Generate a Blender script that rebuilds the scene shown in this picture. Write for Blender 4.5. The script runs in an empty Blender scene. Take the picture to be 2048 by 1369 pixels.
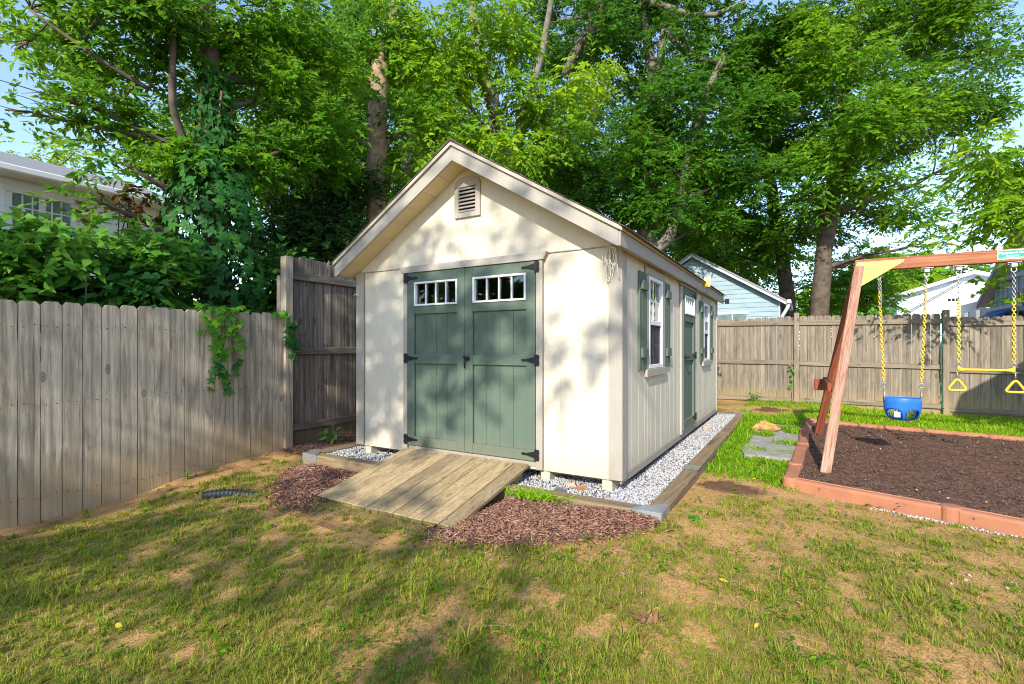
import bpy, math, random
import numpy as np
from mathutils import Vector, Matrix

random.seed(7)
rng = np.random.default_rng(11)
sc = bpy.context.scene
col = sc.collection

# ------------------------------------------------------------------ camera, sky, sun, exposure
CAM = Vector((1.268, -3.906, 1.21))
FWD = (-0.50802, 0.86135)
RGT = (0.86135, 0.50802)
cam_d = bpy.data.cameras.new('camera')
cam = bpy.data.objects.new('camera', cam_d)
col.objects.link(cam)
cam.location = CAM
cam.rotation_euler = (math.radians(90), 0, math.radians(30.53))
cam_d.sensor_width = 36
cam_d.lens = 980 * 36 / 2048
cam_d.shift_y = 10.5 / 2048
cam_d.clip_start = 0.05
cam_d.clip_end = 2000
sc.camera = cam

SUN_EL = math.radians(29.5)
LX, LY = -0.178, 0.984                       # where the light travels, seen from above
w = bpy.data.worlds.new('World')
sc.world = w
w.use_nodes = True
nt = w.node_tree
sky = nt.nodes.new('ShaderNodeTexSky')
sky.sky_type = 'NISHITA'
sky.sun_disc = False
sky.sun_elevation = SUN_EL
sky.sun_rotation = math.atan2(-LX, -LY)
sky.altitude = 200
sky.air_density = 1.0
sky.dust_density = 0.3
sky.ozone_density = 1.8
bg = nt.nodes['Background']
bg.inputs['Strength'].default_value = 0.15
nt.links.new(sky.outputs[0], bg.inputs[0])

sun_d = bpy.data.lights.new('sun', 'SUN')
sun_d.energy = 2.75
sun_d.angle = math.radians(0.55)
sun_d.color = (1.0, 0.93, 0.80)
sun = bpy.data.objects.new('sun', sun_d)
col.objects.link(sun)
dv = Vector((LX * math.cos(SUN_EL), LY * math.cos(SUN_EL), -math.sin(SUN_EL)))
sun.rotation_euler = dv.to_track_quat('-Z', 'Y').to_euler()
sun.location = (3, -12, 12)

sc.view_settings.view_transform = 'Standard'
sc.view_settings.look = 'None'
sc.view_settings.gamma = 1
sc.view_settings.exposure = 1.25
sc.cycles.use_denoising = True
sc.cycles.denoising_prefilter = 'NONE'
sc.cycles.max_bounces = 7
sc.cycles.diffuse_bounces = 4
sc.cycles.glossy_bounces = 3
sc.cycles.transmission_bounces = 4
sc.cycles.transparent_max_bounces = 8
sc.cycles.sample_clamp_indirect = 6
sc.cycles.filter_width = 1.05


def C(u, v, Y):
    """a point Y metres ahead of the viewer, where the photograph shows (u, v)"""
    X = (u - 1024) / 980 * Y
    return Vector((CAM.x + X * RGT[0] + Y * FWD[0], CAM.y + X * RGT[1] + Y * FWD[1], CAM.z + (695 - v) / 980 * Y))


# ------------------------------------------------------------------ materials
MATS = {}


def new_mat(name):
    m = bpy.data.materials.new(name)
    m.use_nodes = True
    MATS[name] = m
    t = m.node_tree
    return m, t, t.nodes['Principled BSDF']


def nd(t, ty, **kw):
    n = t.nodes.new(ty)
    for k, v in kw.items():
        if k in n.inputs.keys():
            n.inputs[k].default_value = v
        else:
            setattr(n, k, v)
    return n


def ramp(t, fac, stops):
    r = t.nodes.new('ShaderNodeValToRGB')
    e = r.color_ramp.elements
    while len(e) < len(stops):
        e.new(0.5)
    for i, (p, c) in enumerate(stops):
        e[i].position = p
        e[i].color = (c[0], c[1], c[2], 1) if len(c) == 3 else c
    t.links.new(fac, r.inputs[0])
    return r.outputs[0]


def grey(a):
    return (a, a, a)


def mix(t, a, b, fac, mode='MIX'):
    n = t.nodes.new('ShaderNodeMix')
    n.data_type = 'RGBA'
    n.blend_type = mode
    for s, val in ((6, a), (7, b), (0, fac)):
        if isinstance(val, (int, float)):
            n.inputs[s].default_value = val
        elif isinstance(val, tuple):
            n.inputs[s].default_value = (*val[:3], 1)
        else:
            t.links.new(val, n.inputs[s])
    return n.outputs[2]


def coords(t, scale=(1, 1, 1), rnd=True):
    tc = t.nodes.new('ShaderNodeTexCoord')
    out = tc.outputs['Object']
    if rnd:
        oi = t.nodes.new('ShaderNodeObjectInfo')
        mu = nd(t, 'ShaderNodeVectorMath', operation='MULTIPLY_ADD')
        cb = t.nodes.new('ShaderNodeCombineXYZ')
        for i in range(3):
            t.links.new(oi.outputs['Random'], cb.inputs[i])
        t.links.new(cb.outputs[0], mu.inputs[0])
        mu.inputs[1].default_value = (37, 23, 51)
        t.links.new(out, mu.inputs[2])
        out = mu.outputs[0]
    mp = t.nodes.new('ShaderNodeMapping')
    mp.inputs['Scale'].default_value = scale
    t.links.new(out, mp.inputs[0])
    return mp.outputs[0]


def noise(t, vec, scale, detail=4, rough=0.55, dist=0.0):
    n = nd(t, 'ShaderNodeTexNoise')
    n.inputs['Scale'].default_value = scale
    n.inputs['Detail'].default_value = detail
    n.inputs['Roughness'].default_value = rough
    n.inputs['Distortion'].default_value = dist
    t.links.new(vec, n.inputs['Vector'])
    return n.outputs['Fac']


def bump(t, b, h, strength, dist):
    n = nd(t, 'ShaderNodeBump')
    n.inputs['Strength'].default_value = strength
    n.inputs['Distance'].default_value = dist
    t.links.new(h, n.inputs['Height'])
    t.links.new(n.outputs[0], b.inputs['Normal'])


def plain(name, c, rough=0.6, var=0.12, scale=6, bmp=0.15, bscale=60, metal=0.0, spec=0.4, wear=None):
    m, t, b = new_mat(name)
    v = coords(t)
    n1 = noise(t, v, scale, 5)
    lo = tuple(x * (1 - var) for x in c)
    hi = tuple(min(1, x * (1 + var)) for x in c)
    o = ramp(t, n1, [(0.3, lo), (0.7, hi)])
    if wear:
        n3 = noise(t, v, scale * 3.1, 6, 0.7)
        f = ramp(t, n3, [(0.56, grey(0)), (0.68, grey(1))])
        o = mix(t, o, wear, f)
    t.links.new(o, b.inputs['Base Color'])
    b.inputs['Roughness'].default_value = rough
    b.inputs['Metallic'].default_value = metal
    b.inputs['Specular IOR Level'].default_value = spec
    if bmp:
        bump(t, b, noise(t, v, bscale, 3), bmp, 0.004)
    return m


def wood(name, light, mid, dark, axis='z', grain=26, streak=0.5, knots=True, soil=None, vary=0.3, bmp=0.5, soilh=(0.05, 0.45)):
    """weathered boards: grain runs along the axis"""
    m, t, b = new_mat(name)
    k = {'x': (0.05, 1, 1), 'y': (1, 0.05, 1), 'z': (1, 1, 0.05)}[axis]
    v = coords(t, k)
    g = noise(t, v, grain, 8, 0.7, 1.2)
    fine = noise(t, v, grain * 6, 3, 0.6)
    o = ramp(t, g, [(0.28, dark), (0.46, mid), (0.68, light)])
    o = mix(t, o, ramp(t, fine, [(0.35, grey(0.62)), (0.6, grey(1.0))]), 0.6, 'MULTIPLY')
    v2 = coords(t, tuple(0.25 if a < 1 else 1 for a in k))
    s = noise(t, v2, 7, 4, 0.6, 0.6)
    o = mix(t, o, tuple(x * 0.42 for x in mid), ramp(t, s, [(0.5, grey(0)), (0.72, grey(streak))]))
    at = nd(t, 'ShaderNodeAttribute', attribute_name='across')
    ab = nd(t, 'ShaderNodeMath', operation='ABSOLUTE')
    sb_ = nd(t, 'ShaderNodeMath', operation='SUBTRACT')
    sb_.inputs[1].default_value = 10.0
    t.links.new(at.outputs['Fac'], sb_.inputs[0])
    t.links.new(sb_.outputs[0], ab.inputs[0])
    wv = nd(t, 'ShaderNodeMath', operation='MULTIPLY_ADD')
    wv.inputs[1].default_value = 0.9
    t.links.new(noise(t, coords(t, tuple(0.12 if a < 1 else 1 for a in k)), 9, 4, 0.6, 0.5), wv.inputs[0])
    t.links.new(ab.outputs[0], wv.inputs[2])
    mid_f = ramp(t, wv.outputs[0], [(0.40, grey(0.62)), (0.66, grey(0.2)), (0.9, grey(0.0))])
    o = mix(t, o, (dark[0] * 1.25, dark[1] * 1.3, dark[2] * 1.4), mid_f)
    if knots:
        vk = coords(t, tuple(0.42 if a < 1 else 1 for a in k))
        vo = nd(t, 'ShaderNodeTexVoronoi')
        vo.inputs['Scale'].default_value = 5.5
        t.links.new(vk, vo.inputs['Vector'])
        kf = ramp(t, vo.outputs['Distance'], [(0.02, grey(0.8)), (0.06, grey(0.35)), (0.085, grey(0.8)), (0.12, grey(0))])
        o = mix(t, o, tuple(x * 0.75 for x in dark), kf)
    oi = t.nodes.new('ShaderNodeObjectInfo')
    br = ramp(t, oi.outputs['Random'], [(0.0, grey(1 - vary)), (0.5, (1, 0.97, 0.93)), (1.0, (1.08, 1.06, 1.04))])
    o = mix(t, o, br, 1.0, 'MULTIPLY')
    if soil:
        ge = t.nodes.new('ShaderNodeNewGeometry')
        sp = t.nodes.new('ShaderNodeSeparateXYZ')
        t.links.new(ge.outputs['Position'], sp.inputs[0])
        ad = nd(t, 'ShaderNodeMath', operation='MULTIPLY_ADD')
        ad.inputs[1].default_value = -0.5
        t.links.new(s, ad.inputs[0])
        t.links.new(sp.outputs[2], ad.inputs[2])
        sf = nd(t, 'ShaderNodeMapRange')
        sf.inputs[1].default_value = soilh[1] - 0.25
        sf.inputs[2].default_value = soilh[0] - 0.25
        sf.inputs[3].default_value = 0
        sf.inputs[4].default_value = 0.8
        t.links.new(ad.outputs[0], sf.inputs[0])
        o = mix(t, o, soil, sf.outputs[0])
    t.links.new(o, b.inputs['Base Color'])
    b.inputs['Roughness'].default_value = 0.85
    b.inputs['Specular IOR Level'].default_value = 0.2
    mm = nd(t, 'ShaderNodeMath', operation='ADD')
    t.links.new(g, mm.inputs[0])
    t.links.new(fine, mm.inputs[1])
    bump(t, b, mm.outputs[0], bmp, 0.004)
    return m


def siding(name, c, amp=0.9):
    """rough-sawn painted panel: fine vertical grain crossed by saw marks"""
    m, t, b = new_mat(name)
    v = coords(t, (1, 1, 0.07))
    g = noise(t, v, 110, 5, 0.7)
    vs = coords(t, (0.3, 0.3, 1))
    sw = noise(t, vs, 95, 3, 0.6)
    v3 = coords(t, (1, 1, 0.5), False)
    d = noise(t, v3, 2.2, 6, 0.6)
    o = ramp(t, d, [(0.3, tuple(x * 0.9 for x in c)), (0.7, tuple(min(1, x * 1.05) for x in c))])
    o = mix(t, o, ramp(t, g, [(0.3, grey(0.86)), (0.55, grey(1))]), 0.6, 'MULTIPLY')
    ge = t.nodes.new('ShaderNodeNewGeometry')
    sp = t.nodes.new('ShaderNodeSeparateXYZ')
    t.links.new(ge.outputs['Position'], sp.inputs[0])
    hz_ = nd(t, 'ShaderNodeMath', operation='MULTIPLY_ADD')
    hz_.inputs[1].default_value = -0.45
    t.links.new(noise(t, coords(t, (1, 1, 0.6), False), 11, 5, 0.7), hz_.inputs[0])
    t.links.new(sp.outputs[2], hz_.inputs[2])
    mr = nd(t, 'ShaderNodeMapRange')
    for i_, v_ in ((1, 0.16), (2, -0.12), (3, 0.0), (4, 0.32)):
        mr.inputs[i_].default_value = v_
    t.links.new(hz_.outputs[0], mr.inputs[0])
    o = mix(t, o, (0.30, 0.21, 0.13), mr.outputs[0])
    t.links.new(o, b.inputs['Base Color'])
    b.inputs['Roughness'].default_value = 0.7
    b.inputs['Specular IOR Level'].default_value = 0.25
    ad = nd(t, 'ShaderNodeMath', operation='MULTIPLY_ADD')
    ad.inputs[1].default_value = 0.7
    t.links.new(sw, ad.inputs[0])
    t.links.new(g, ad.inputs[2])
    bump(t, b, ad.outputs[0], amp, 0.0035)
    return m


def leafy(name, stops, trans=0.35, rough=0.55, tcol=None):
    m, t, b = new_mat(name)
    a = nd(t, 'ShaderNodeAttribute', attribute_name='tint')
    oi = t.nodes.new('ShaderNodeObjectInfo')
    ad = nd(t, 'ShaderNodeMath', operation='MULTIPLY_ADD')
    ad.inputs[1].default_value = 0.25
    t.links.new(oi.outputs['Random'], ad.inputs[0])
    t.links.new(a.outputs['Fac'], ad.inputs[2])
    o = ramp(t, ad.outputs[0], stops)
    t.links.new(o, b.inputs['Base Color'])
    b.inputs['Roughness'].default_value = rough
    b.inputs['Specular IOR Level'].default_value = 0.14
    tr = t.nodes.new('ShaderNodeBsdfTranslucent')
    t.links.new(mix(t, o, tcol or (0.55, 0.8, 0.08), 0.35), tr.inputs[0])
    mx = t.nodes.new('ShaderNodeMixShader')
    mx.inputs[0].default_value = trans
    t.links.new(b.outputs[0], mx.inputs[1])
    t.links.new(tr.outputs[0], mx.inputs[2])
    t.links.new(mx.outputs[0], t.nodes['Material Output'].inputs[0])
    return m


def glass(name, tint=(0.8, 0.85, 0.85)):
    m, t, b = new_mat(name)
    t.nodes.remove(b)
    tr = nd(t, 'ShaderNodeBsdfTransparent')
    tr.inputs[0].default_value = (*tint, 1)
    gl = nd(t, 'ShaderNodeBsdfGlossy')
    gl.inputs['Roughness'].default_value = 0.015
    fr = nd(t, 'ShaderNodeFresnel')
    fr.inputs[0].default_value = 1.55
    mx = t.nodes.new('ShaderNodeMixShader')
    ml = nd(t, 'ShaderNodeMath', operation='MULTIPLY')
    ml.inputs[1].default_value = 1.25
    ml.use_clamp = True
    t.links.new(fr.outputs[0], ml.inputs[0])
    t.links.new(ml.outputs[0], mx.inputs[0])
    t.links.new(tr.outputs[0], mx.inputs[1])
    t.links.new(gl.outputs[0], mx.inputs[2])
    t.links.new(mx.outputs[0], t.nodes['Material Output'].inputs[0])
    return m


CREAM = siding('cream_siding', (0.70, 0.635, 0.515))
SOFFIT = siding('cream_soffit', (0.76, 0.63, 0.37), 0.3)
TAUPE = siding('taupe_trim', (0.41, 0.375, 0.325), 0.5)
LTAUPE = siding('light_taupe', (0.47, 0.425, 0.36), 0.3)
GREEN = siding('green_paint', (0.115, 0.16, 0.122), 0.7)
WHITE = plain('white_vinyl', (0.78, 0.80, 0.82), 0.4, 0.04)
BLACK = plain('black_iron', (0.012, 0.013, 0.017), 0.45, 0.2, bmp=0.3)
STEEL = plain('zinc_steel', (0.42, 0.43, 0.45), 0.42, 0.2, metal=0.6, bmp=0.1)
GLASS = glass('window_glass')
SCREEN = plain('insect_screen', (0.05, 0.05, 0.055), 0.8, 0.1)
_t = SCREEN.node_tree
_mx = _t.nodes.new('ShaderNodeMixShader')
_mx.inputs[0].default_value = 0.55
_t.links.new(_t.nodes.new('ShaderNodeBsdfTransparent').outputs[0], _mx.inputs[1])
_t.links.new(_t.nodes['Principled BSDF'].outputs[0], _mx.inputs[2])
_t.links.new(_mx.outputs[0], _t.nodes['Material Output'].inputs[0])
SHINGLE = plain('shingles', (0.16, 0.13, 0.105), 0.95, 0.35, scale=30, bmp=0.8, bscale=150)
PLANKIN = plain('raw_lumber', (0.30, 0.21, 0.12), 0.8, 0.15)
RAMPW = wood('ramp_wood', (0.58, 0.455, 0.275), (0.43, 0.315, 0.175), (0.21, 0.145, 0.08), 'y', 26, 0.3, vary=0.32)
MOSSW = plain('mossy_end_grain', (0.17, 0.16, 0.05), 0.95, 0.5, scale=14, bmp=0.5)
TIMB = wood('landscape_timber', (0.36, 0.27, 0.165), (0.25, 0.18, 0.11), (0.12, 0.085, 0.055), 'y', 18, 0.4, vary=0.15)
TIMBX = wood('landscape_timber_cross', (0.36, 0.27, 0.165), (0.25, 0.18, 0.11), (0.12, 0.085, 0.055), 'x', 18, 0.4, vary=0.15)
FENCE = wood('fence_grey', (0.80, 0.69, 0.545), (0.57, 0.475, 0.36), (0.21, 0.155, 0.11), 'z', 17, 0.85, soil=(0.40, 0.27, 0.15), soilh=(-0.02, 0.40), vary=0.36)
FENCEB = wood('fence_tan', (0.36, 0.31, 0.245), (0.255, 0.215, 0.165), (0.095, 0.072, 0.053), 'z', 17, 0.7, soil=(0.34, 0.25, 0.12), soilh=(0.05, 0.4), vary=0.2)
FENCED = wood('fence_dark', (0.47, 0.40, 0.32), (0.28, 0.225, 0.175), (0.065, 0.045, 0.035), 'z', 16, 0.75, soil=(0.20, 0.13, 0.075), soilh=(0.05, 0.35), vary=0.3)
RAILX = wood('rail_tan', (0.36, 0.305, 0.235), (0.255, 0.21, 0.16), (0.14, 0.11, 0.085), 'x', 20, 0.5, vary=0.2)
RAILY = wood('rail_grey', (0.30, 0.265, 0.215), (0.20, 0.17, 0.135), (0.09, 0.07, 0.055), 'y', 20, 0.5, vary=0.2)
SWINGZ = wood('redwood_stain', (0.38, 0.13, 0.07), (0.27, 0.078, 0.04), (0.13, 0.036, 0.02), 'z', 14, 0.3, False, vary=0.15)
SWINGF = wood('redwood_faded', (0.54, 0.41, 0.34), (0.36, 0.195, 0.13), (0.20, 0.07, 0.04), 'z', 34, 0.2, False, vary=0.1)
SWINGX = wood('redwood_beam', (0.56, 0.26, 0.15), (0.38, 0.14, 0.07), (0.17, 0.05, 0.03), 'x', 14, 0.3, False, vary=0.1)
YELLOW = plain('yellow_plastic', (0.74, 0.50, 0.045), 0.4, 0.08, bmp=0.05)
YPLATE = plain('yellow_plate', (0.72, 0.50, 0.13), 0.55, 0.1, bmp=0.05)
BLUE = plain('blue_plastic', (0.025, 0.16, 0.62), 0.35, 0.06, bmp=0.03)
EDGE = plain('terracotta_plastic', (0.40, 0.165, 0.09), 0.75, 0.14, scale=5, bmp=0.25, bscale=90)
SIGNG = plain('sign_green', (0.02, 0.30, 0.22), 0.4, 0.05, bmp=0)
SIGNW = plain('sign_white', (0.8, 0.82, 0.8), 0.5, 0.03, bmp=0)
ROPE = plain('white_rope', (0.72, 0.69, 0.60), 0.8, 0.1, bscale=300)
PIPE = plain('black_drain_pipe', (0.035, 0.04, 0.048), 0.5, 0.2)
CONC = plain('old_concrete', (0.33, 0.30, 0.27), 0.95, 0.25, scale=9, bmp=0.8, bscale=120, wear=(0.20, 0.17, 0.13))
BARK = plain('bark_brown', (0.105, 0.08, 0.058), 0.95, 0.45, scale=7, bmp=1.0, bscale=26)
BARKG = plain('bark_grey', (0.16, 0.14, 0.115), 0.95, 0.4, scale=6, bmp=0.9, bscale=26)
BARKP = plain('bark_peeling', (0.30, 0.19, 0.125), 0.95, 0.5, scale=9, bmp=1.0, bscale=20)
BARKD = plain('bark_dark', (0.075, 0.06, 0.047), 0.95, 0.45, scale=7, bmp=1.0, bscale=26)
STUMPW = plain('split_wood', (0.50, 0.28, 0.10), 0.9, 0.4, scale=14, bmp=0.8, bscale=40, wear=(0.14, 0.07, 0.03))
G = lambda *a: a
LEAF1 = leafy('leaf_ivy_tree', [(0.0, (0.024, 0.10, 0.006)), (0.5, (0.065, 0.21, 0.008)), (1.0, (0.17, 0.35, 0.010))], 0.45)
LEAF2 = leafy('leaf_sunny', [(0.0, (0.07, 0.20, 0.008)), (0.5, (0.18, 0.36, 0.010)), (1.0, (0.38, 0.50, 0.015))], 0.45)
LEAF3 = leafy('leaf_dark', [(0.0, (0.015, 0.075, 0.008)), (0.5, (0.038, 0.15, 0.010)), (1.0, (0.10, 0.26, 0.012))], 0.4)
LEAF4 = leafy('leaf_oak', [(0.0, (0.028, 0.11, 0.006)), (0.5, (0.085, 0.225, 0.008)), (1.0, (0.21, 0.38, 0.010))], 0.42)
LEAF5 = leafy('leaf_holly', [(0.0, (0.016, 0.045, 0.012)), (1.0, (0.05, 0.12, 0.022))], 0.2, 0.4)
LEAFR = leafy('leaf_bronze', [(0.0, (0.06, 0.022, 0.010)), (1.0, (0.14, 0.055, 0.016))], 0.3, tcol=(0.4, 0.15, 0.03))
CREEP = leafy('leaf_creeper', [(0.0, (0.018, 0.085, 0.020)), (0.6, (0.035, 0.14, 0.026)), (1.0, (0.07, 0.21, 0.025))], 0.25, 0.5)
CREEPL = leafy('leaf_creeper_young', [(0.0, (0.06, 0.21, 0.02)), (0.6, (0.12, 0.33, 0.02)), (1.0, (0.25, 0.44, 0.02))], 0.35, 0.5)
SHRUBL = leafy('leaf_shrub', [(0.0, (0.05, 0.17, 0.025)), (0.5, (0.09, 0.27, 0.03)), (1.0, (0.17, 0.36, 0.035))], 0.35, 0.5)
STEM = plain('green_stem', (0.10, 0.12, 0.04), 0.7, 0.3)
VSTEM = plain('vine_stem', (0.16, 0.09, 0.05), 0.8, 0.3)
YLEAF = leafy('leaf_fallen', [(0.0, (0.6, 0.42, 0.03)), (1.0, (0.75, 0.58, 0.06))], 0.2)
DLEAF = leafy('leaf_dead', [(0.0, (0.20, 0.11, 0.05)), (1.0, (0.36, 0.22, 0.11))], 0.15, 0.8, (0.4, 0.25, 0.1))
GRASS = leafy('grass_blade', [(0.0, (0.66, 0.43, 0.19)), (0.25, (0.50, 0.325, 0.115)), (0.42, (0.45, 0.385, 0.06)), (0.75, (0.26, 0.305, 0.042)), (1.1, (0.30, 0.41, 0.04))], 0.42, 0.6)
LUSH = leafy('grass_lush', [(0.0, (0.11, 0.25, 0.012)), (0.5, (0.22, 0.42, 0.014)), (1.0, (0.38, 0.54, 0.02))], 0.4, 0.6)


def tinted(name, stops, rough=0.9, bmp=0.4):
    m, t, b = new_mat(name)
    a = nd(t, 'ShaderNodeAttribute', attribute_name='tint')
    t.links.new(ramp(t, a.outputs['Fac'], stops), b.inputs['Base Color'])
    b.inputs['Roughness'].default_value = rough
    b.inputs['Specular IOR Level'].default_value = 0.25
    bump(t, b, noise(t, coords(t, (1, 1, 1), False), 140, 3), bmp, 0.003)
    return m


CHIPR = tinted('red_mulch', [(0, (0.12, 0.058, 0.04)), (0.45, (0.31, 0.16, 0.11)), (0.85, (0.46, 0.26, 0.185)), (1, (0.62, 0.43, 0.31))])
CHIPB = tinted('brown_mulch', [(0, (0.07, 0.04, 0.028)), (0.5, (0.20, 0.108, 0.073)), (0.93, (0.31, 0.19, 0.14)), (1, (0.46, 0.32, 0.24))])
STONE = tinted('white_gravel', [(0, (0.20, 0.20, 0.21)), (0.35, (0.36, 0.36, 0.37)), (0.86, (0.56, 0.56, 0.565)), (0.93, (0.36, 0.20, 0.11)), (1, (0.24, 0.13, 0.07))])


# ------------------------------------------------------------------ mesh helpers
class MB:
    def __init__(s):
        s.v, s.f = [], []

    def add(s, vs, fs):
        o = len(s.v)
        s.v += [tuple(p) for p in vs]
        s.f += [tuple(i + o for i in f) for f in fs]
        return s

    def box(s, x0, x1, y0, y1, z0, z1, c=0.004, M=None):
        """box with chamfered edges"""
        h = (Vector((x1 - x0, y1 - y0, z1 - z0)) / 2)
        m = Vector(((x0 + x1) / 2, (y0 + y1) / 2, (z0 + z1) / 2))
        c = min(c, 0.45 * min(abs(h.x), abs(h.y), abs(h.z)))
        vs, idx = [], {}
        for sx in (-1, 1):
            for sy in (-1, 1):
                for sz in (-1, 1):
                    for ax in range(3):
                        p = Vector((sx * (h.x - (0 if ax == 0 else c)), sy * (h.y - (0 if ax == 1 else c)), sz * (h.z - (0 if ax == 2 else c))))
                        idx[(sx, sy, sz, ax)] = len(vs)
                        vs.append(m + p)
        fs = []

        def face(ks):
            ids = [idx[k] for k in ks]
            P = [vs[i] for i in ids]
            n = (P[1] - P[0]).cross(P[2] - P[0])
            cen = sum(P, Vector()) / len(P) - m
            fs.append(ids if n.dot(cen) > 0 else ids[::-1])
        for s1 in (-1, 1):
            face([(s1, a, b, 0) for a, b in ((-1, -1), (1, -1), (1, 1), (-1, 1))])
            face([(a, s1, b, 1) for a, b in ((-1, -1), (1, -1), (1, 1), (-1, 1))])
            face([(a, b, s1, 2) for a, b in ((-1, -1), (1, -1), (1, 1), (-1, 1))])
        for a in (-1, 1):
            for b in (-1, 1):
                face([(a, b, -1, 0), (a, b, 1, 0), (a, b, 1, 1), (a, b, -1, 1)])
                face([(a, -1, b, 0), (a, 1, b, 0), (a, 1, b, 2), (a, -1, b, 2)])
                face([(-1, a, b, 1), (1, a, b, 1), (1, a, b, 2), (-1, a, b, 2)])
                for d in (-1, 1):
                    face([(a, b, d, 0), (a, b, d, 1), (a, b, d, 2)])
        if M is not None:
            vs = [M @ p for p in vs]
        return s.add(vs, fs)

    def prism(s, poly, axis, a0, a1):
        """polygon extruded along an axis; poly holds the two other coordinates in xyz order"""
        n = len(poly)
        area = sum(poly[i][0] * poly[(i + 1) % n][1] - poly[(i + 1) % n][0] * poly[i][1] for i in range(n))
        if area < 0:
            poly = poly[::-1]

        def P(p, a):
            return {'x': (a, p[0], p[1]), 'y': (p[0], a, p[1]), 'z': (p[0], p[1], a)}[axis]
        vs = [P(p, a0) for p in poly] + [P(p, a1) for p in poly]
        fs = [tuple(range(n))[::-1], tuple(range(n, 2 * n))]
        fs += [(i, (i + 1) % n, n + (i + 1) % n, n + i) for i in range(n)]
        if axis == 'y':
            fs = [f[::-1] for f in fs]
        return s.add(vs, fs)

    def tube(s, pts, rad, n=8, closed=False, rough=0.0):
        pts = [Vector(p) for p in pts]
        m = len(pts)
        if not isinstance(rad, (list, tuple)):
            rad = [rad] * m
        vs, fs = [], []
        ref = None
        for i, p in enumerate(pts):
            if closed:
                d = pts[(i + 1) % m] - pts[i - 1]
            else:
                d = pts[min(i + 1, m - 1)] - pts[max(i - 1, 0)]
            d.normalize()
            if ref is None:
                ref = Vector((1, 0, 0)) if abs(d.x) < 0.8 else Vector((0, 1, 0))
            a = (ref - d * ref.dot(d)).normalized()
            b = d.cross(a)
            ref = a
            for k in range(n):
                q = 2 * math.pi * k / n
                r = rad[i] * (1 + (random.uniform(-rough, rough) if rough else 0))
                vs.append(p + (a * math.cos(q) + b * math.sin(q)) * r)
        for i in range(m if closed else m - 1):
            j = (i + 1) % m
            for k in range(n):
                fs.append((i * n + k, i * n + (k + 1) % n, j * n + (k + 1) % n, j * n + k))
        if not closed:
            fs.append(tuple(range(n))[::-1])
            fs.append(tuple((m - 1) * n + k for k in range(n)))
        return s.add(vs, fs)

    def build(s, name, mat, parent=None, smooth=False):
        me = bpy.data.meshes.new(name)
        me.from_pydata(s.v, [], s.f)
        me.materials.append(mat)
        if smooth:
            me.polygons.foreach_set('use_smooth', [True] * len(me.polygons))
        o = bpy.data.objects.new(name, me)
        col.objects.link(o)
        if parent:
            o.parent = parent
        return o


def tag(o, label=None, cat=None, group=None, kind=None):
    for k, v in (('label', label), ('category', cat), ('group', group), ('kind', kind)):
        if v:
            o[k] = v
    return o


def thing(name, label, cat, loc=(0, 0, 0), group=None):
    o = bpy.data.objects.new(name, None)
    o.empty_display_size = 0.1
    col.objects.link(o)
    o.location = loc
    return tag(o, label, cat, group)


def box(name, mat, parent, x0, x1, y0, y1, z0, z1, c=0.004, M=None):
    return MB().box(x0, x1, y0, y1, z0, z1, c, M).build(name, mat, parent)


def np_mesh(name, V, F, mat, parent=None, tint=None, smooth=False):
    """V (n,3), F (m,k) all the same size; tint one value for each face"""
    me = bpy.data.meshes.new(name)
    m, k = F.shape
    me.vertices.add(len(V))
    me.vertices.foreach_set('co', np.ascontiguousarray(V, np.float32).ravel())
    me.loops.add(m * k)
    me.loops.foreach_set('vertex_index', np.ascontiguousarray(F, np.int32).ravel())
    me.polygons.add(m)
    me.polygons.foreach_set('loop_start', np.arange(0, m * k, k, dtype=np.int32))
    if smooth:
        me.polygons.foreach_set('use_smooth', np.ones(m, bool))
    me.update(calc_edges=True)
    if tint is not None:
        a = me.attributes.new('tint', 'FLOAT', 'FACE')
        a.data.foreach_set('value', np.ascontiguousarray(tint, np.float32))
    me.materials.append(mat)
    o = bpy.data.objects.new(name, me)
    col.objects.link(o)
    if parent:
        o.parent = parent
    return o


_lat = {}


def vnoise(x, y, scale, seed=0):
    if seed not in _lat:
        _lat[seed] = np.random.default_rng(1000 + seed).random((256, 256))
    L = _lat[seed]
    X, Y = np.asarray(x) / scale + 91.3, np.asarray(y) / scale + 57.7
    i, j = np.floor(X).astype(int), np.floor(Y).astype(int)
    a, b = X - i, Y - j
    a, b = a * a * (3 - 2 * a), b * b * (3 - 2 * b)
    i0, j0, i1, j1 = i % 256, j % 256, (i + 1) % 256, (j + 1) % 256
    return (L[i0, j0] * (1 - a) + L[i1, j0] * a) * (1 - b) + (L[i0, j1] * (1 - a) + L[i1, j1] * a) * b


def in_poly(x, y, P):
    x, y = np.asarray(x), np.asarray(y)
    r = np.zeros(x.shape, bool)
    n = len(P)
    for i in range(n):
        (x0, y0), (x1, y1) = P[i], P[(i + 1) % n]
        c = (y0 > y) != (y1 > y)
        r ^= c & (x < (x1 - x0) * (y - y0) / (y1 - y0 + 1e-12) + x0)
    return r


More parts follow.
